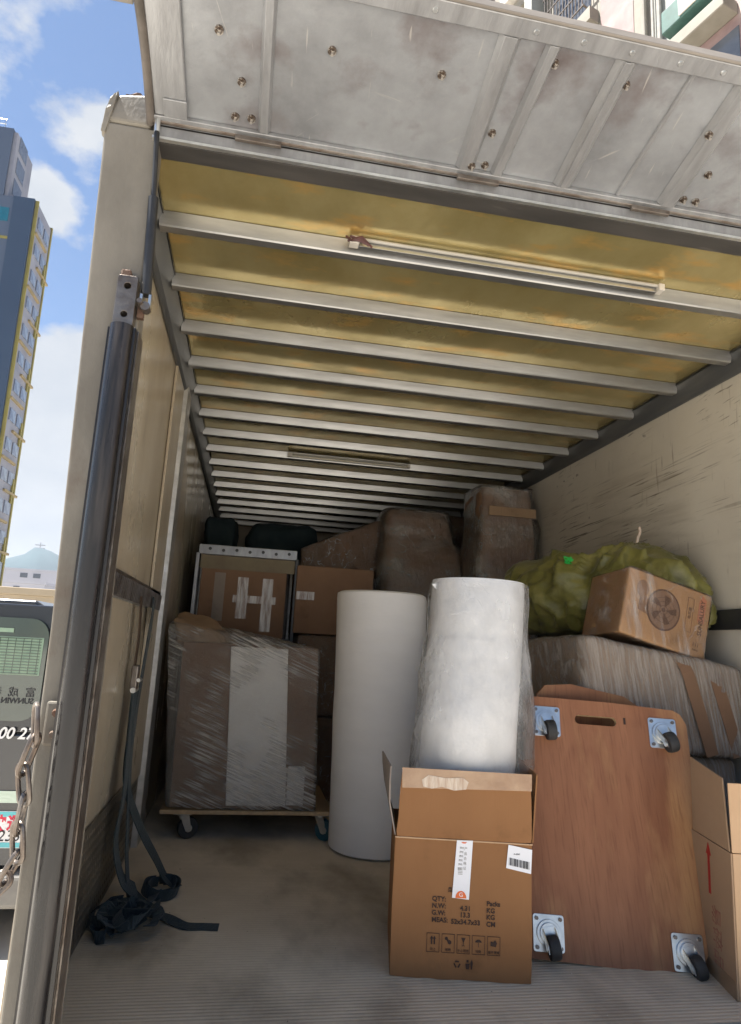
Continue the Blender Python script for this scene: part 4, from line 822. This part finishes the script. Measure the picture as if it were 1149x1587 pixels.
# recycling and bin symbols
for q in range(3):
    a = R(90 + 120 * q); c0 = V(.187 + .0065 * math.cos(a), .041 + .0065 * math.sin(a), 0); u = V(-math.sin(a), math.cos(a), 0); r_ = V(math.cos(a), math.sin(a), 0)
    pl(b, [tuple((c0 + u * s1 * .0055 + r_ * s2 * .0018)[:2]) for s1, s2 in ((-1, -1), (1, -1), (1, 1), (-1, 1))])
pl(b, [(.212, .030), (.220, .030), (.222, .044), (.210, .044)]); pl(b, [(.225, .030), (.229, .030), (.231, .046), (.228, .055), (.224, .046)]); pl(b, [(.213, .047), (.219, .047), (.219, .053), (.213, .053)])
b.build('handling_symbols', 'ink', oc, world=False)
# strip label over the fold and barcode label
MB().poly([(.168, HH - .152), (.216, HH - .155), (.224, HH + .001), (.178, HH + .0)], z0=0, z1=.0006, Mx=P2(0, 0, .0022)).build('strip_label', 'label', oc, world=False)
o = MB(); cxo, czo = .193, HH - .152
o.poly([(cxo + .0155 * math.cos(R(a)), czo + .019 * math.sin(R(a))) for a in range(0, 181, 15)], z0=0, z1=.0005, Mx=P2(0, 0, .0033)); o.poly([(.19, HH - .004), (.207, HH - .004), (.2025, HH - .0075), (.195, HH - .0075)], z0=0, z1=.0005, Mx=P2(0, 0, .0033)).build('label_emblem', 'orange', oc, world=False)
MB().text('G', .016, P2(.193, HH - .143, .0042), depth=.0003).build('emblem_letter', 'label', oc, world=False)
b = MB(); 
for i, c_ in enumerate('产品合格证'): b.text(c_, .0095, P2(.204 - i * .0006, HH - .022 - i * .013, .0034), depth=.0002)
for i in range(6): b.text('质检', .006, P2(.193 - i * .001, HH - .020 - i * .011, .0034), depth=.0002)
for i in range(5): b.box(.182 + i * .0003, .196, -.0036, -.0030, HH - .074 - i * .004, HH - .0725 - i * .004)
b.build('label_lettering', 'greyink', oc, world=False)
MB().poly([(.320, HH - .066), (.391, HH - .078), (.394, HH - .014), (.326, HH - .004)], z0=0, z1=.0008, Mx=P2(0, 0, .0024)).build('barcode_label', 'label', oc, world=False)
b = MB(); x = .328; rr_ = random.Random(3)
while x < .386:
    ww = rr_.choice((.0008, .0015, .0024)); b.box(x, x + ww, -.0042, -.0036, HH - .058 - (x - .33) * .16, HH - .038 - (x - .33) * .16); x += ww + rr_.choice((.0008, .0014, .002))
b.text('A-2047', .006, P2(.35, HH - .028, .004), depth=.0003)
b.build('barcode', 'blackink', oc, world=False)
# --- bubble wrap roll in its bag, standing in the carton
br = thing('bubble_wrap_roll', 'roll of clear bubble wrap in a loose plastic bag standing in the open carton', 'roll', (1.09, 2.17, .01))
MB().loft([(.012, 1.105, 2.175, .145, .145), (.55, 1.145, 2.18, .154, .150), (1.10, 1.172, 2.185, .157, .152), (1.128, 1.173, 2.185, .155, .150), (1.131, 1.173, 2.185, .11, .105)], n=64, amp=.003, nsc=3, sub=8).build('roll', 'bubble', br, smooth=True)
MB().loft([(.15, 1.09, 2.175, .152, .14), (.42, 1.12, 2.17, .165, .15), (.55, 1.160, 2.165, .206, .17), (.62, 1.161, 2.165, .203, .175), (.72, 1.168, 2.17, .196, .178), (.83, 1.168, 2.175, .186, .174), (.95, 1.170, 2.18, .172, .166), (1.04, 1.171, 2.183, .170, .164), (1.12, 1.172, 2.185, .167, .162)], n=96, amp=.012, nsc=4, seed=5, vfold=.003, cap=False, sub=10).build('plastic_bag', 'bag', br, smooth='all')
MB().hexa([(1.008, 2.14, 1.095), (1.018, 2.14, 1.09), (1.008, 2.148, 1.095), (1.018, 2.148, 1.09), (.998, 2.14, 1.108), (1.02, 2.14, 1.112), (.998, 2.148, 1.108), (1.02, 2.148, 1.112)]).build('bag_corner', 'bubble', br)
# --- foam roll
fr_ = thing('foam_roll', 'tall plain white foam sheet roll standing on the truck floor', 'roll', (1.035, 3.22, 0))
MB().loft([(.0, 1.068, 3.22, .188, .188), (.012, 1.068, 3.22, .212, .212), (.3, 1.062, 3.22, .214, .214), (.7, 1.055, 3.22, .216, .216), (1.12, 1.046, 3.22, .217, .217), (1.142, 1.045, 3.22, .214, .214), (1.150, 1.045, 3.22, .20, .20)], n=72, amp=.003, nsc=4, sub=5).build('rolled_sheet', 'foam', fr_, smooth=True)
MB().cyl((1.045, 3.22, 1.10), (1.045, 3.22, 1.156), .04, n=20).build('core', 'card2', fr_)
# --- casters
def caster(par, Mx, rw=.038, ww=.028, plate=.047, hgt=.088, wheelmat='rubber', swivel=0, platez=.002, hub='zinc'):
    """local: mounting plate in xy, stem along +z, wheel trails along swivel direction"""
    b = MB().poly(rrect(-plate, plate, -plate * 1.05, plate * 1.05, .008, 3), z0=0, z1=.003, Mx=Mx); pt = b.build('caster', 'zinc', par, bevel=.0008)
    b = MB()
    for sx_ in (-1, 1):
        for sy_ in (-1, 1): MB().cyl((sx_ * plate * .76, sy_ * plate * .8, .003), (sx_ * plate * .76, sy_ * plate * .8, .008), .006, n=6, Mx=Mx).build('bolt', 'steel', pt)
    S = Mx @ Matrix.Rotation(swivel, 4, 'Z')
    MB().ring((0, 0, .003), (0, 0, 1), .020, plate * .78, .006, Mx=S).ring((0, 0, .009), (0, 0, 1), .012, plate * .6, .006, Mx=S).build('swivel_ring', 'zinc', pt, smooth=True, bevel=.0008)
    off = -.034 if rw < .04 else -.026; b = MB()
    for sx_ in (-1, 1):
        x = sx_ * (ww / 2 + .003)
        b.hexa([(x - .0015, -.024, .014), (x + .0015, -.024, .014), (x - .0015, .018, .014), (x + .0015, .018, .014), (x - .0015, off - .014, hgt - rw + .012), (x + .0015, off - .014, hgt - rw + .012), (x - .0015, off + .012, hgt - rw + .012), (x + .0015, off + .012, hgt - rw + .012)], Mx=S)
    b.box(-ww / 2 - .004, ww / 2 + .004, -.024, .018, .013, .017, Mx=S); b.build('fork', 'zinc', pt)
    wz = hgt - rw
    vv = []; n = 24; prof_ = [(-ww / 2, rw * .72), (-ww / 2, rw * .93), (-ww * .28, rw), (ww * .28, rw), (ww / 2, rw * .93), (ww / 2, rw * .72)]
    for x, r_ in prof_:
        for i in range(n): t = 2 * math.pi * i / n; vv.append((x, off + r_ * math.cos(t), wz + r_ * math.sin(t)))
    f = [(q * n + i, q * n + (i + 1) % n, (q + 1) * n + (i + 1) % n, (q + 1) * n + i) for q in range(5) for i in range(n)] + [tuple(range(n)), tuple(range(5 * n, 6 * n))]
    MB()._add(vv, f, S).build('wheel', wheelmat, pt, smooth=True)
    MB().cyl((-ww / 2 - .006, off, wz), (ww / 2 + .006, off, wz), rw * .34, n=12, Mx=S).build('hub', hub, pt)
    return pt
# --- plywood dolly leaning against the wrapped load
BL = V(1.325, 2.085, .012); BR = V(1.850, 1.985, .0)
TLp = V(1.425, 2.275, .758); 
xu = (BR - BL).normalized(); vu = (TLp - BL); vu = (vu - xu * vu.dot(xu)).normalized(); nu = xu.cross(vu)   # nu points to the camera side
if nu.y > 0: nu = -nu
DM = Matrix(((xu.x, vu.x, nu.x, BL.x), (xu.y, vu.y, nu.y, BL.y), (xu.z, vu.z, nu.z, BL.z), (0, 0, 0, 1)))
dl = thing('plywood_dolly', 'reddish plywood dolly board with four black casters leaning upright', 'dolly', (1.58, 2.04, 0))
shear = .075
def dp(x, y): return (x + shear * y * 0, y)
DW, DH = .545, .772
outl = [(.0, .0), (.46, -.012), (.502, -.004), (DW - .004, .060), (DW + .006, .11), (DW + .012, .4), (DW + .012, .715), (DW - .006, .748), (DW - .03, .760), (.30, .770), (-.0, DH), (-.006, .4)]
sl_ = [(.235 + .068 * t_ + .015 * math.cos(a), .705 + .015 * math.sin(a)) for t_, a in [(1, R(q)) for q in range(-90, 91, 30)]] + [(.235 - .045 + .015 * math.cos(a), .705 + .015 * math.sin(a)) for a in [R(q) for q in range(90, 271, 30)]]
board = MB().poly(outl, [sl_], z0=-.018, z1=0, Mx=DM)
# object space of the board is turned so the grain runs up the board
bo_ = board.build('board', 'ply', dl); 
bo_.data.materials.append(M['plyedge'])
for p_ in bo_.data.polygons:
    if abs(p_.normal.dot(nu)) < .5: p_.material_index = 1
for (cx_, cy_, sw) in ((.076, .690, R(8)), (.472, .680, R(16)), (.056, .068, R(10)), (.472, .048, R(16))):
    caster(dl, DM @ Matrix.Translation((cx_, cy_, .0012)), swivel=sw, rw=.033, ww=.030, plate=.047, hgt=.068)
MB().box(.342, .349, .700, .722, -.002, .001, DM).build('burn_mark', 'ink', dl)
# board behind it
MB().poly([(0, 0), (.45, 0), (.45, .70), (.335, .765), (.13, .800), (.03, .792), (0, .76)], z0=-.012, z1=0, Mx=Matrix.Translation((1.45, 2.325, .0)) @ Matrix.Rotation(R(90 - 0), 4, 'X')).build('plywood_board', 'ply')
tag(bpy.data.objects['plywood_board'], 'bare reddish brown board with curved top standing behind the plywood dolly', 'board')
# --- right hand carton
rb = thing('tall_carton', 'brown carton with a red arrow and open flaps at the right edge', 'carton', (1.812, 1.828, 0), (0, 0, R(-13)))
def rbx(*a): return MB().box(*a)
rbx(.0, .005, .0, .34, .0, .375).build('side_wall', 'card2', rb, world=False, bevel=.0015)
rbx(.006, .42, .0, .005, .0, .375).build('front_wall', 'cardlight', rb, world=False, bevel=.0015)
rbx(.006, .42, .335, .34, 0, .375).build('back_wall', 'card2', rb, world=False); rbx(.415, .42, .006, .334, 0, .375).build('side_wall', 'card2', rb, world=False); rbx(.006, .414, .006, .334, 0.001, .006).build('base', 'card2', rb, world=False)
MB().hexa([(-.001, .006, .378), (.004, .006, .378), (-.001, .25, .378), (.004, .25, .378), (-.010, .010, .575), (-.005, .010, .575), (-.006, .235, .600), (-.001, .235, .600)]).build('flap', 'card2', rb, world=False, bevel=.0015)
MB().hexa([(.002, -.006, .378), (.42, -.006, .378), (.002, -.001, .378), (.42, -.001, .378), (-.012, -.030, .568), (.42, -.030, .575), (-.012, -.025, .568), (.42, -.025, .575)]).build('flap', 'cardlight', rb, world=False, bevel=.0015)
SM = Matrix(((0, 0, -1, -.0004), (-1, 0, 0, 0), (0, 1, 0, 0), (0, 0, 0, 1)))   # xy drawing -> side wall (x -> -y, y -> z)
ar = [(-.150, .225), (-.136, .225), (-.136, .333), (-.126, .333), (-.143, .368), (-.160, .333), (-.150, .333)]
MB().poly(ar, z0=0, z1=.0006, Mx=SM).build('printed_arrow', 'red', rb, world=False)
MB().text('易碎品', .062, SM @ Matrix.Translation((-.11, .115, 0)) @ Matrix.Rotation(R(-88), 4, 'Z'), depth=.0004, sx=.95).build('faded_stamp', 'fadedred', rb, world=False)
MB().box(-.0012, -.0002, .0, .34, .0, .045).build('bottom_tape', mat('dull brown tape', (.30, .2, .12), (.26, .17, .1), rough=.3), rb, world=False)
# --- wrapped load behind the dolly
def wrapped(name, label, cat, corners, cardmat='card2', filmmat='film_pale', n=22, rad=.10, amp=.008, seed=1, bulge=0, tapes=(), creas=0, nsc=6, base=None):
    c0 = sum((V(*c) for c in corners[:4]), V(0, 0, 0)) / 4
    t = thing(name, label, cat, c0)
    MB().soft(corners, n=max(8, n // 2), rad=rad, amp=amp * .5, nsc=nsc, seed=seed, bulge=bulge).build('carton', cardmat, t, smooth=True, angle=60)
    MB().soft(corners, n=n, rad=rad * 1.1, amp=amp, nsc=nsc, seed=seed, bulge=bulge, creas=creas, grow=.006).build('stretch_film', filmmat, t, smooth='all')
    return t
lc = wrapped('wrapped_carton', 'film wrapped brown carton on the floor behind the dolly, under the big wrapped bundle', 'carton', box_corners(1.63, 2.27, 2.36, 2.95, 0, .555), seed=3, amp=.004)
wb = wrapped('wrapped_bundle', 'big bundle in pale stretch film with brown tape stripes under the fan carton', 'bundle',
             [(1.655, 2.345, .563), (2.275, 2.30, .563), (1.64, 2.90, .563), (2.275, 2.90, .563), (1.655, 2.345, .985), (2.275, 2.30, .888), (1.60, 2.90, .965), (2.275, 2.90, .93)], seed=4, amp=.010, rad=.12, n=26)
def stripe(par, pts, wdt, nrm, m='tape', nm='tape_stripe'): MB().band(curve(pts, 5), nrm, wdt, .001).build(nm, m, par)
MB().band(curve([(1.650, 2.62, .57), (1.642, 2.62, .75), (1.634, 2.62, .95)], 4), (0, 1, 0), .11, .001).build('tape_stripe', 'card3', wb)
for x0 in (2.02, 2.13): MB().band(curve([(x0 + .10, 2.298, .57), (x0 + .05, 2.303, .75), (x0 + .01, 2.312, .885), (x0 - .02, 2.36, .940 - (x0 - 2) * .15)], 5), (1, 0, 0), .05, .001).build('tape_stripe', 'card3', wb)
# --- fan carton on the bundle
fc = thing('fan_carton', 'tilted film wrapped carton printed with a round fan on the wrapped bundle', 'carton', (1.785, 2.345, 1.0), (R(-4), R(14.5), R(2)))
FW, FD, FH = .372, .27, .262
MB().box(0, FW, 0, FD, 0, FH).build('carton', 'fancard', fc, world=False, bevel=.006, seg=3)
b = MB(); cc_ = (.168, .140); 
MB().poly([(cc_[0] + .074 * math.cos(i * .26), cc_[1] + .082 * math.sin(i * .26)) for i in range(24)], z0=0, z1=.0005, Mx=P2(0, 0, .0006)).build('printed_fan_guard', 'inkfan', fc, world=False)
b = MB().poly([(cc_[0] + .067 * math.cos(i * .26), cc_[1] + .075 * math.sin(i * .26)) for i in range(24)], z0=0, z1=.0004, Mx=P2(0, 0, .0014)); b.build('printed_fan_face', 'inkfan2', fc, world=False)
b = MB()
for q in range(1, 4):
    b.ring((cc_[0], -.0019, cc_[1]), (0, -1, 0), .016 * q, .016 * q + .0018, .0003, n=28)
for q in range(5):
    a0 = q * 1.256; pts = [(cc_[0] + r_ * math.cos(a0 + k_), cc_[1] + r_ * math.sin(a0 + k_)) for r_, k_ in ((.010, 0), (.038, -.25), (.058, -.1), (.058, .35), (.035, .3))]
    b.poly(pts, z0=0, z1=.0003, Mx=P2(0, 0, .0019))
b.poly([(cc_[0] + .009 * math.cos(i * .52), cc_[1] + .009 * math.sin(i * .52)) for i in range(12)], z0=0, z1=.0004, Mx=P2(0, 0, .0021))
b.build('printed_fan_blades', 'inkfan', fc, world=False)
MB().poly([(.068 + .026 * math.cos(R(a)), .195 + .034 * math.sin(R(a))) for a in range(0, 360, 20)], z0=0, z1=.0004, Mx=P2(0, 0, .0006)).poly([(.060, .11), (.106, .10), (.106, .15), (.088, .17), (.062, .165)], z0=0, z1=.0004, Mx=P2(0, 0, .0007)).build('printed_fan_head', 'inkfan2', fc, world=False)
b = MB(); b.text('SUNSALURY', .026, P2(.335, .160, .0007) @ Matrix.Rotation(R(90), 4, 'Z'), depth=.0003, bold=.0005); b.text('电风扇', .016, P2(.283, .165, .0007) @ Matrix.Rotation(R(90), 4, 'Z'), depth=.0003)
for z0_, z1_, x0_ in ((.09, .225, .268), (.09, .225, .295)): b.box(x0_, x0_ + .001, -.0012, -.0006, z0_, z1_)
b.box(.268, .296, -.0012, -.0006, .09, .091).box(.268, .296, -.0012, -.0006, .225, .226)
b.text('111', .02, P2(.325, .05, .0007), depth=.0003); b.text('8.0KG', .010, P2(.325, .03, .0007), depth=.0003)
b.build('printed_lettering', 'inkfan', fc, world=False)
MB().poly([(.318, .14), (.350, .14), (.350, .235), (.33, .25), (.318, .22)], z0=0, z1=.0003, Mx=P2(0, 0, .0003)).build('printed_red_patch', mat('orange tinted print', (.50, .17, .08), (.45, .2, .1), rough=.6), fc, world=False)
MB().soft(box_corners(-.004, FW + .006, -.006, FD + .005, -.004, FH + .005), n=24, rad=.09, amp=.006, nsc=9, seed=8, creas=.006).build('stretch_film', 'fanfilm', fc, world=False, smooth='all')
# --- yellow green sack
sk = thing('woven_sack', 'bulging yellow green woven sack tied at the top behind the fan carton', 'sack', (1.98, 2.82, .99))
sm = bmesh.new(); bmesh.ops.create_icosphere(sm, subdivisions=6, radius=1)
tie = V(2.10, 2.72, 1.425); axL = V(.58, -.80, 0).normalized(); axS = V(.80, .58, 0).normalized(); sc_ = V(1.955, 2.80, 1.165)
for v in sm.verts:
    d = v.co.copy(); ln = V(math.copysign(abs(d.x) ** .85, d.x), math.copysign(abs(d.y) ** .85, d.y), math.copysign(abs(d.z) ** .8, d.z))
    p_ = sc_ + axL * ln.x * .48 + axS * ln.y * .20 + V(0, 0, ln.z * .225)
    toT = p_ - tie; dist = toT.length; a = math.atan2(toT.dot(axS), toT.dot(axL)) + .5 * toT.z
    wv = a * 8 + 3.0 * noise.noise(p_ * 2.6) + 1.2 * noise.noise(p_ * 7)
    fold = (1 - 2 * abs(math.sin(wv)) ** .7) * .020 * math.exp(-((dist - .14) / .30) ** 2)
    nr = (p_ - sc_).normalized()
    q1 = abs(noise.noise(p_ * 3.6 + V(3, 1, 2))); q2 = abs(noise.noise(V(p_.x * 9, p_.y * 9, p_.z * 5) + V(1, 5, 2))); q3 = abs(noise.noise(p_ * 18))
    p_ += nr * (fold + .05 * noise.noise(p_ * 2.3) + .055 * (.4 - min(q1 * 2.2, 1) ** .6) + .034 * (.5 - min(q2 * 2.2, 1) ** .55) + .008 * (.5 - min(q3 * 2, 1) ** .7))
    k_ = math.exp(-(dist / .15) ** 2); p_ = p_.lerp(tie, .8 * k_)
    p_.x = min(p_.x, 2.292); 
    sup = .985 - max(0, min(1, (p_.x - 1.65) / .62)) * .09
    if p_.z < sup - .02: p_.z = sup - .02 + (p_.z - sup + .02) * .1
    v.co = p_
from mathutils.bvhtree import BVHTree
hit = BVHTree.FromBMesh(sm).ray_cast(V(1.785, 2.0, 1.318), V(0, 1, 0))[0]
b = MB(); b.b.free(); b.b = sm; b.build('sack_body', 'sack', sk, smooth='all')
MB().tube([tie + V(0, 0, -.02), tie + V(.004, -.005, .015), tie + V(.012, -.01, .04), tie + V(.006, -.012, .062)], .008, 6).build('twisted_neck', 'cleartape', sk, smooth=True)
b = MB(); rnd = random.Random(9); gc = (hit or V(1.80, 2.7, 1.3)) + V(0, -.012, 0)
for k in range(6):
    pts = [gc + V(rnd.uniform(-.024, .024), rnd.uniform(-.02, .0) - .008, rnd.uniform(-.018, .018)) for _ in range(4)]
    b.band(curve(pts, 4), (0, .3, 1), .006, .002)
b.build('green_tie', 'green', sk)
# --- left cart with the film wrapped carton
ct = thing('low_cart', 'low wooden cart on casters carrying the white streaked wrapped carton', 'cart', (.485, 3.6, 0))
MB().box(.10, .875, 3.29, 3.88, .117, .135).build('platform', 'plyedge', ct, bevel=.003)
UP = Matrix.Rotation(math.pi, 4, 'X')
for x, y, s_ in ((.20, 3.345, R(70)), (.825, 3.345, R(120)), (.20, 3.82, R(60)), (.825, 3.82, R(100))):
    caster(ct, Matrix.Translation((x, y, .1165)) @ UP, rw=.047, ww=.026, plate=.042, hgt=.1165, wheelmat='bluewheel' if x > .5 else 'rubber', swivel=s_)
wc = thing('film_wrapped_carton', 'carton with a white board under streaky stretch film standing on the low cart', 'carton', (.46, 3.55, .136))
MB().soft([(.135, 3.315, .137), (.790, 3.315, .137), (.135, 3.82, .137), (.790, 3.82, .137), (.120, 3.315, .875), (.765, 3.315, .875), (.120, 3.82, .875), (.765, 3.82, .875)], n=12, rad=.03, amp=.003, nsc=6, seed=1).build('carton', 'card3', wc, smooth=True, angle=50)
MB().soft([(.08, 3.36, .85), (.34, 3.36, .85), (.08, 3.70, .85), (.42, 3.70, .85), (.055, 3.37, .985), (.27, 3.36, .925), (.06, 3.70, 1.04), (.26, 3.70, 1.0)], n=18, rad=.3, amp=.03, nsc=7, seed=6, creas=.02).build('folded_cover', 'card2', wc, smooth='all')
MB().hexa([(.385, 3.292, .155), (.655, 3.292, .155), (.385, 3.306, .155), (.655, 3.306, .155), (.345, 3.292, .862), (.615, 3.292, .862), (.345, 3.306, .862), (.615, 3.306, .862)]).build('white_board', 'paper', wc, bevel=.003)
MB().box(.656, .735, 3.292, 3.306, .16, .33).build('white_board_offcut', 'paper', wc, bevel=.003)
MB().soft([(.122, 3.280, .142), (.795, 3.280, .137), (.125, 3.83, .142), (.795, 3.83, .137), (.045, 3.284, .955), (.768, 3.280, .87), (.06, 3.80, 1.0), (.768, 3.83, .88)], n=30, rad=.035, amp=.006, nsc=8, seed=2, creas=.008).build('stretch_film', 'film_streak', wc, smooth='all')
# --- metal frame with taped carton
rk = thing('metal_rack', 'aluminium edged rack frame holding a taped brown carton at the back left', 'rack', (.37, 4.3, 0))
rl_ = MB().box(.085, .68, 4.16, 4.19, 1.395, 1.455).build('top_rail', 'doorrib', rk, bevel=.003)
for k in range(7): MB().cyl((.15 + k * .08, 4.159, 1.43 - .006 * (k % 2)), (.15 + k * .08, 4.156, 1.43 - .006 * (k % 2)), .010, n=10).build('hole', 'black', rl_)
MB().box(.10, .67, 4.175, 4.19, 1.31, 1.393).build('top_board', mat('olive board', (.20, .16, .09), (.16, .12, .07), rough=.6), rk)
MB().box(.085, .67, 4.19, 4.62, 1.44, 1.452).build('top_sheet', 'darkrail', rk)
for x in (.072, .672): MB().box(x, x + .02, 4.15, 4.18, .0, 1.40).build('post', 'doorrib' if x < .3 else 'black', rk, bevel=.002); MB().box(x, x + .02, 4.6, 4.63, .0, 1.44).build('post', 'alu', rk, bevel=.002)  # right front post is coloured black to stand in for the dark gap there
MB().box(.095, .67, 4.16, 4.62, .895, .912).build('shelf', 'darkrail', rk)
tc_ = thing('taped_carton', 'dark brown carton with three pale vertical tape strips and one across in the rack', 'carton', (.37, 4.4, .914))
MB().box(.11, .628, 4.178, 4.6, .914, 1.365).build('carton', 'card3', tc_, bevel=.006)
for x, z0, z1, m_ in ((.225, 1.0, 1.29, 'cardin'), (.365, 1.02, 1.27, 'tapestrip'), (.515, .95, 1.27, 'tapestrip')): MB().box(x - .032, x + .032, 4.1755, 4.1775, z0, z1).build('tape_strip', m_, tc_)
MB().box(.31, .57, 4.172, 4.1748, 1.115, 1.16).build('tape_strip', 'tapestrip', tc_)
lb_ = wrapped('wrapped_carton', 'dark carton on the floor under the rack shelf behind the cart', 'carton', box_corners(.12, .64, 4.2, 4.6, 0, .86), 'card3', 'film_dark', seed=12, n=14)
# --- stack right of the rack
s1 = wrapped('wrapped_carton', 'lowest film wrapped brown carton between the cart and the foam roll', 'carton', box_corners(.72, 1.30, 4.1, 4.6, 0, .47), 'card3', 'film_dark', seed=13, amp=.005, creas=.004)
s2 = wrapped('wrapped_carton', 'second film wrapped carton up, right under the plain brown carton beside the rack', 'carton', box_corners(.71, 1.30, 4.1, 4.6, .475, .945), 'card3', 'film_dark', seed=14, amp=.005, creas=.004)
pc = thing('brown_carton', 'plain dark brown carton with a scrap of tape beside the metal rack', 'carton', (.92, 4.35, .95))
MB().box(.685, 1.165, 4.13, 4.58, .953, 1.365).build('carton', 'card3', pc, bevel=.006)
MB().box(.69, .80, 4.1275, 4.1295, 1.155, 1.205).build('tape_strip', 'tapestrip', pc)
# --- tilted dark wrapped carton above it and dark bundles on top of the load
wrapped('wrapped_carton', 'dark tilted film wrapped carton leaning on the load under the last ceiling ribs', 'carton',
        [(.74, 4.75, 1.38), (1.42, 4.75, 1.40), (.74, 5.3, 1.38), (1.42, 5.3, 1.40), (.74, 4.75, 1.56), (1.40, 4.75, 1.86), (.80, 5.3, 1.60), (1.40, 5.3, 1.88)], 'card3', 'film_dark', seed=21, amp=.01, creas=.01)
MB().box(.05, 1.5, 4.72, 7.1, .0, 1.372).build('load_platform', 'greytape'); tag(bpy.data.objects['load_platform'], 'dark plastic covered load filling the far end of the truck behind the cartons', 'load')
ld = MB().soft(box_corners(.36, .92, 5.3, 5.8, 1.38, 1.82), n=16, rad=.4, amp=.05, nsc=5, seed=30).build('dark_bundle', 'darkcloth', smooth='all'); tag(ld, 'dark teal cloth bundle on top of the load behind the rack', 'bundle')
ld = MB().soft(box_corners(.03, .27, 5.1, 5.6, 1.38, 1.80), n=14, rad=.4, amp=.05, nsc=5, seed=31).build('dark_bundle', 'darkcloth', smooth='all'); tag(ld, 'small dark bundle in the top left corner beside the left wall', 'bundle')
# --- tall wrapped pieces
tl = thing('wrapped_armchair', 'tall cloudy film wrapped piece with sloping shoulder behind the white rolls', 'furniture', (1.65, 4.75, 0))
MB().loft([(0, 1.66, 4.78, .37, .28), (.9, 1.66, 4.78, .37, .28), (1.38, 1.655, 4.78, .36, .26), (1.56, 1.62, 4.78, .33, .22), (1.66, 1.575, 4.78, .265, .19), (1.82, 1.56, 4.78, .245, .17), (1.875, 1.56, 4.78, .22, .15), (1.885, 1.56, 4.78, .15, .1)], n=56, amp=.006, nsc=3, seed=3, pw=6, sub=5).build('padded_body', 'card3', tl, smooth='all')
MB().loft([(0.02, 1.66, 4.78, .385, .30), (.9, 1.66, 4.78, .385, .30), (1.38, 1.655, 4.78, .375, .28), (1.56, 1.63, 4.78, .345, .24), (1.66, 1.58, 4.78, .285, .21), (1.82, 1.56, 4.78, .262, .19), (1.885, 1.56, 4.78, .235, .165), (1.90, 1.56, 4.78, .16, .11)], n=96, amp=.012, nsc=4, seed=4, pw=5, vfold=.004, sub=8).build('stretch_film', 'film_grey', tl, smooth='all')
wrapped('wrapped_carton', 'dark wrapped carton in the gap between the two tall wrapped pieces', 'carton', box_corners(1.88, 2.27, 5.2, 5.6, .0, 1.985), 'card3', 'film_dark', seed=33, n=18)
cl = thing('wrapped_column', 'tallest film wrapped column standing against the right wall near the ceiling', 'furniture', (2.05, 4.3, 0))
MB().loft([(0, 2.04, 4.3, .21, .2), (1.2, 2.045, 4.3, .205, .19), (1.62, 2.045, 4.3, .20, .185), (1.93, 2.03, 4.3, .185, .18), (1.975, 2.03, 4.3, .175, .17)], n=48, amp=.003, nsc=4, seed=7, pw=9, sub=5).build('carton_column', 'card3', cl, smooth='all')
MB().box(1.90, 2.225, 4.085, 4.095, 1.78, 1.84).build('tape_stripe', 'card2', cl)
MB().loft([(0.02, 2.045, 4.3, .222, .225), (1.2, 2.05, 4.3, .218, .222), (1.5, 2.05, 4.3, .225, .222), (1.62, 2.055, 4.3, .222, .215), (1.72, 2.065, 4.3, .215, .212), (1.85, 2.04, 4.3, .20, .208), (1.985, 2.035, 4.3, .195, .20)], n=96, amp=.012, nsc=5, seed=9, pw=6, vfold=.004, sub=8).build('stretch_film', 'film_grey', cl, smooth='all')
wrapped('wrapped_carton', 'film wrapped carton on the floor behind the sack against the right wall', 'carton', box_corners(1.55, 2.27, 3.0, 3.9, .0, .93), 'card3', 'film_dark', seed=41, n=14)

# grit and scraps on the floor
b = MB(); rnd = random.Random(21)
for k in range(90):
    x, y, r_ = rnd.uniform(.1, 2.2), rnd.uniform(1.76, 3.2), rnd.uniform(.001, .0028); a_ = rnd.uniform(0, 3)
    b._add([(x + r_ * math.cos(a_ + q), y + r_ * math.sin(a_ + q) * 1.4, .0006) for q in (0, 2.1, 4.2)] + [(x, y, .0006 + r_ * .7)], [(0, 1, 2), (0, 1, 3), (1, 2, 3), (2, 0, 3)])
o = b.build('floor_grit', mat('pale grit', (.5, .46, .4), (.12, .1, .08), rough=.8, scale=30, lo=.48, hi=.52), tr, kind='stuff')
# ================================================================ AIR
hzm = bpy.data.materials.new('haze air'); hzm.use_nodes = True; ht = hzm.node_tree; ht.nodes.clear()
ho = N(ht, 'ShaderNodeOutputMaterial'); hv = N(ht, 'ShaderNodeVolumePrincipled'); hv.inputs['Color'].default_value = (.80, .88, 1, 1); hv.inputs['Density'].default_value = .00016; hv.inputs['Anisotropy'].default_value = .2
ht.links.new(hv.outputs[0], ho.inputs['Volume'])
MB().box(-3100, 3100, -70, 3100, GZ - 1.6, 260).build('haze', hzm, kind='stuff')

for o_ in list(bpy.data.objects):
    if o_.parent: continue
    for pre, grp in (('wrapped_carton', 'film wrapped cartons packed in the truck'), ('low_building', 'low blocks along the horizon'), ('dark_bundle', 'dark bundles on top of the load')):
        if o_.name.split('.')[0] == pre: o_['group'] = grp
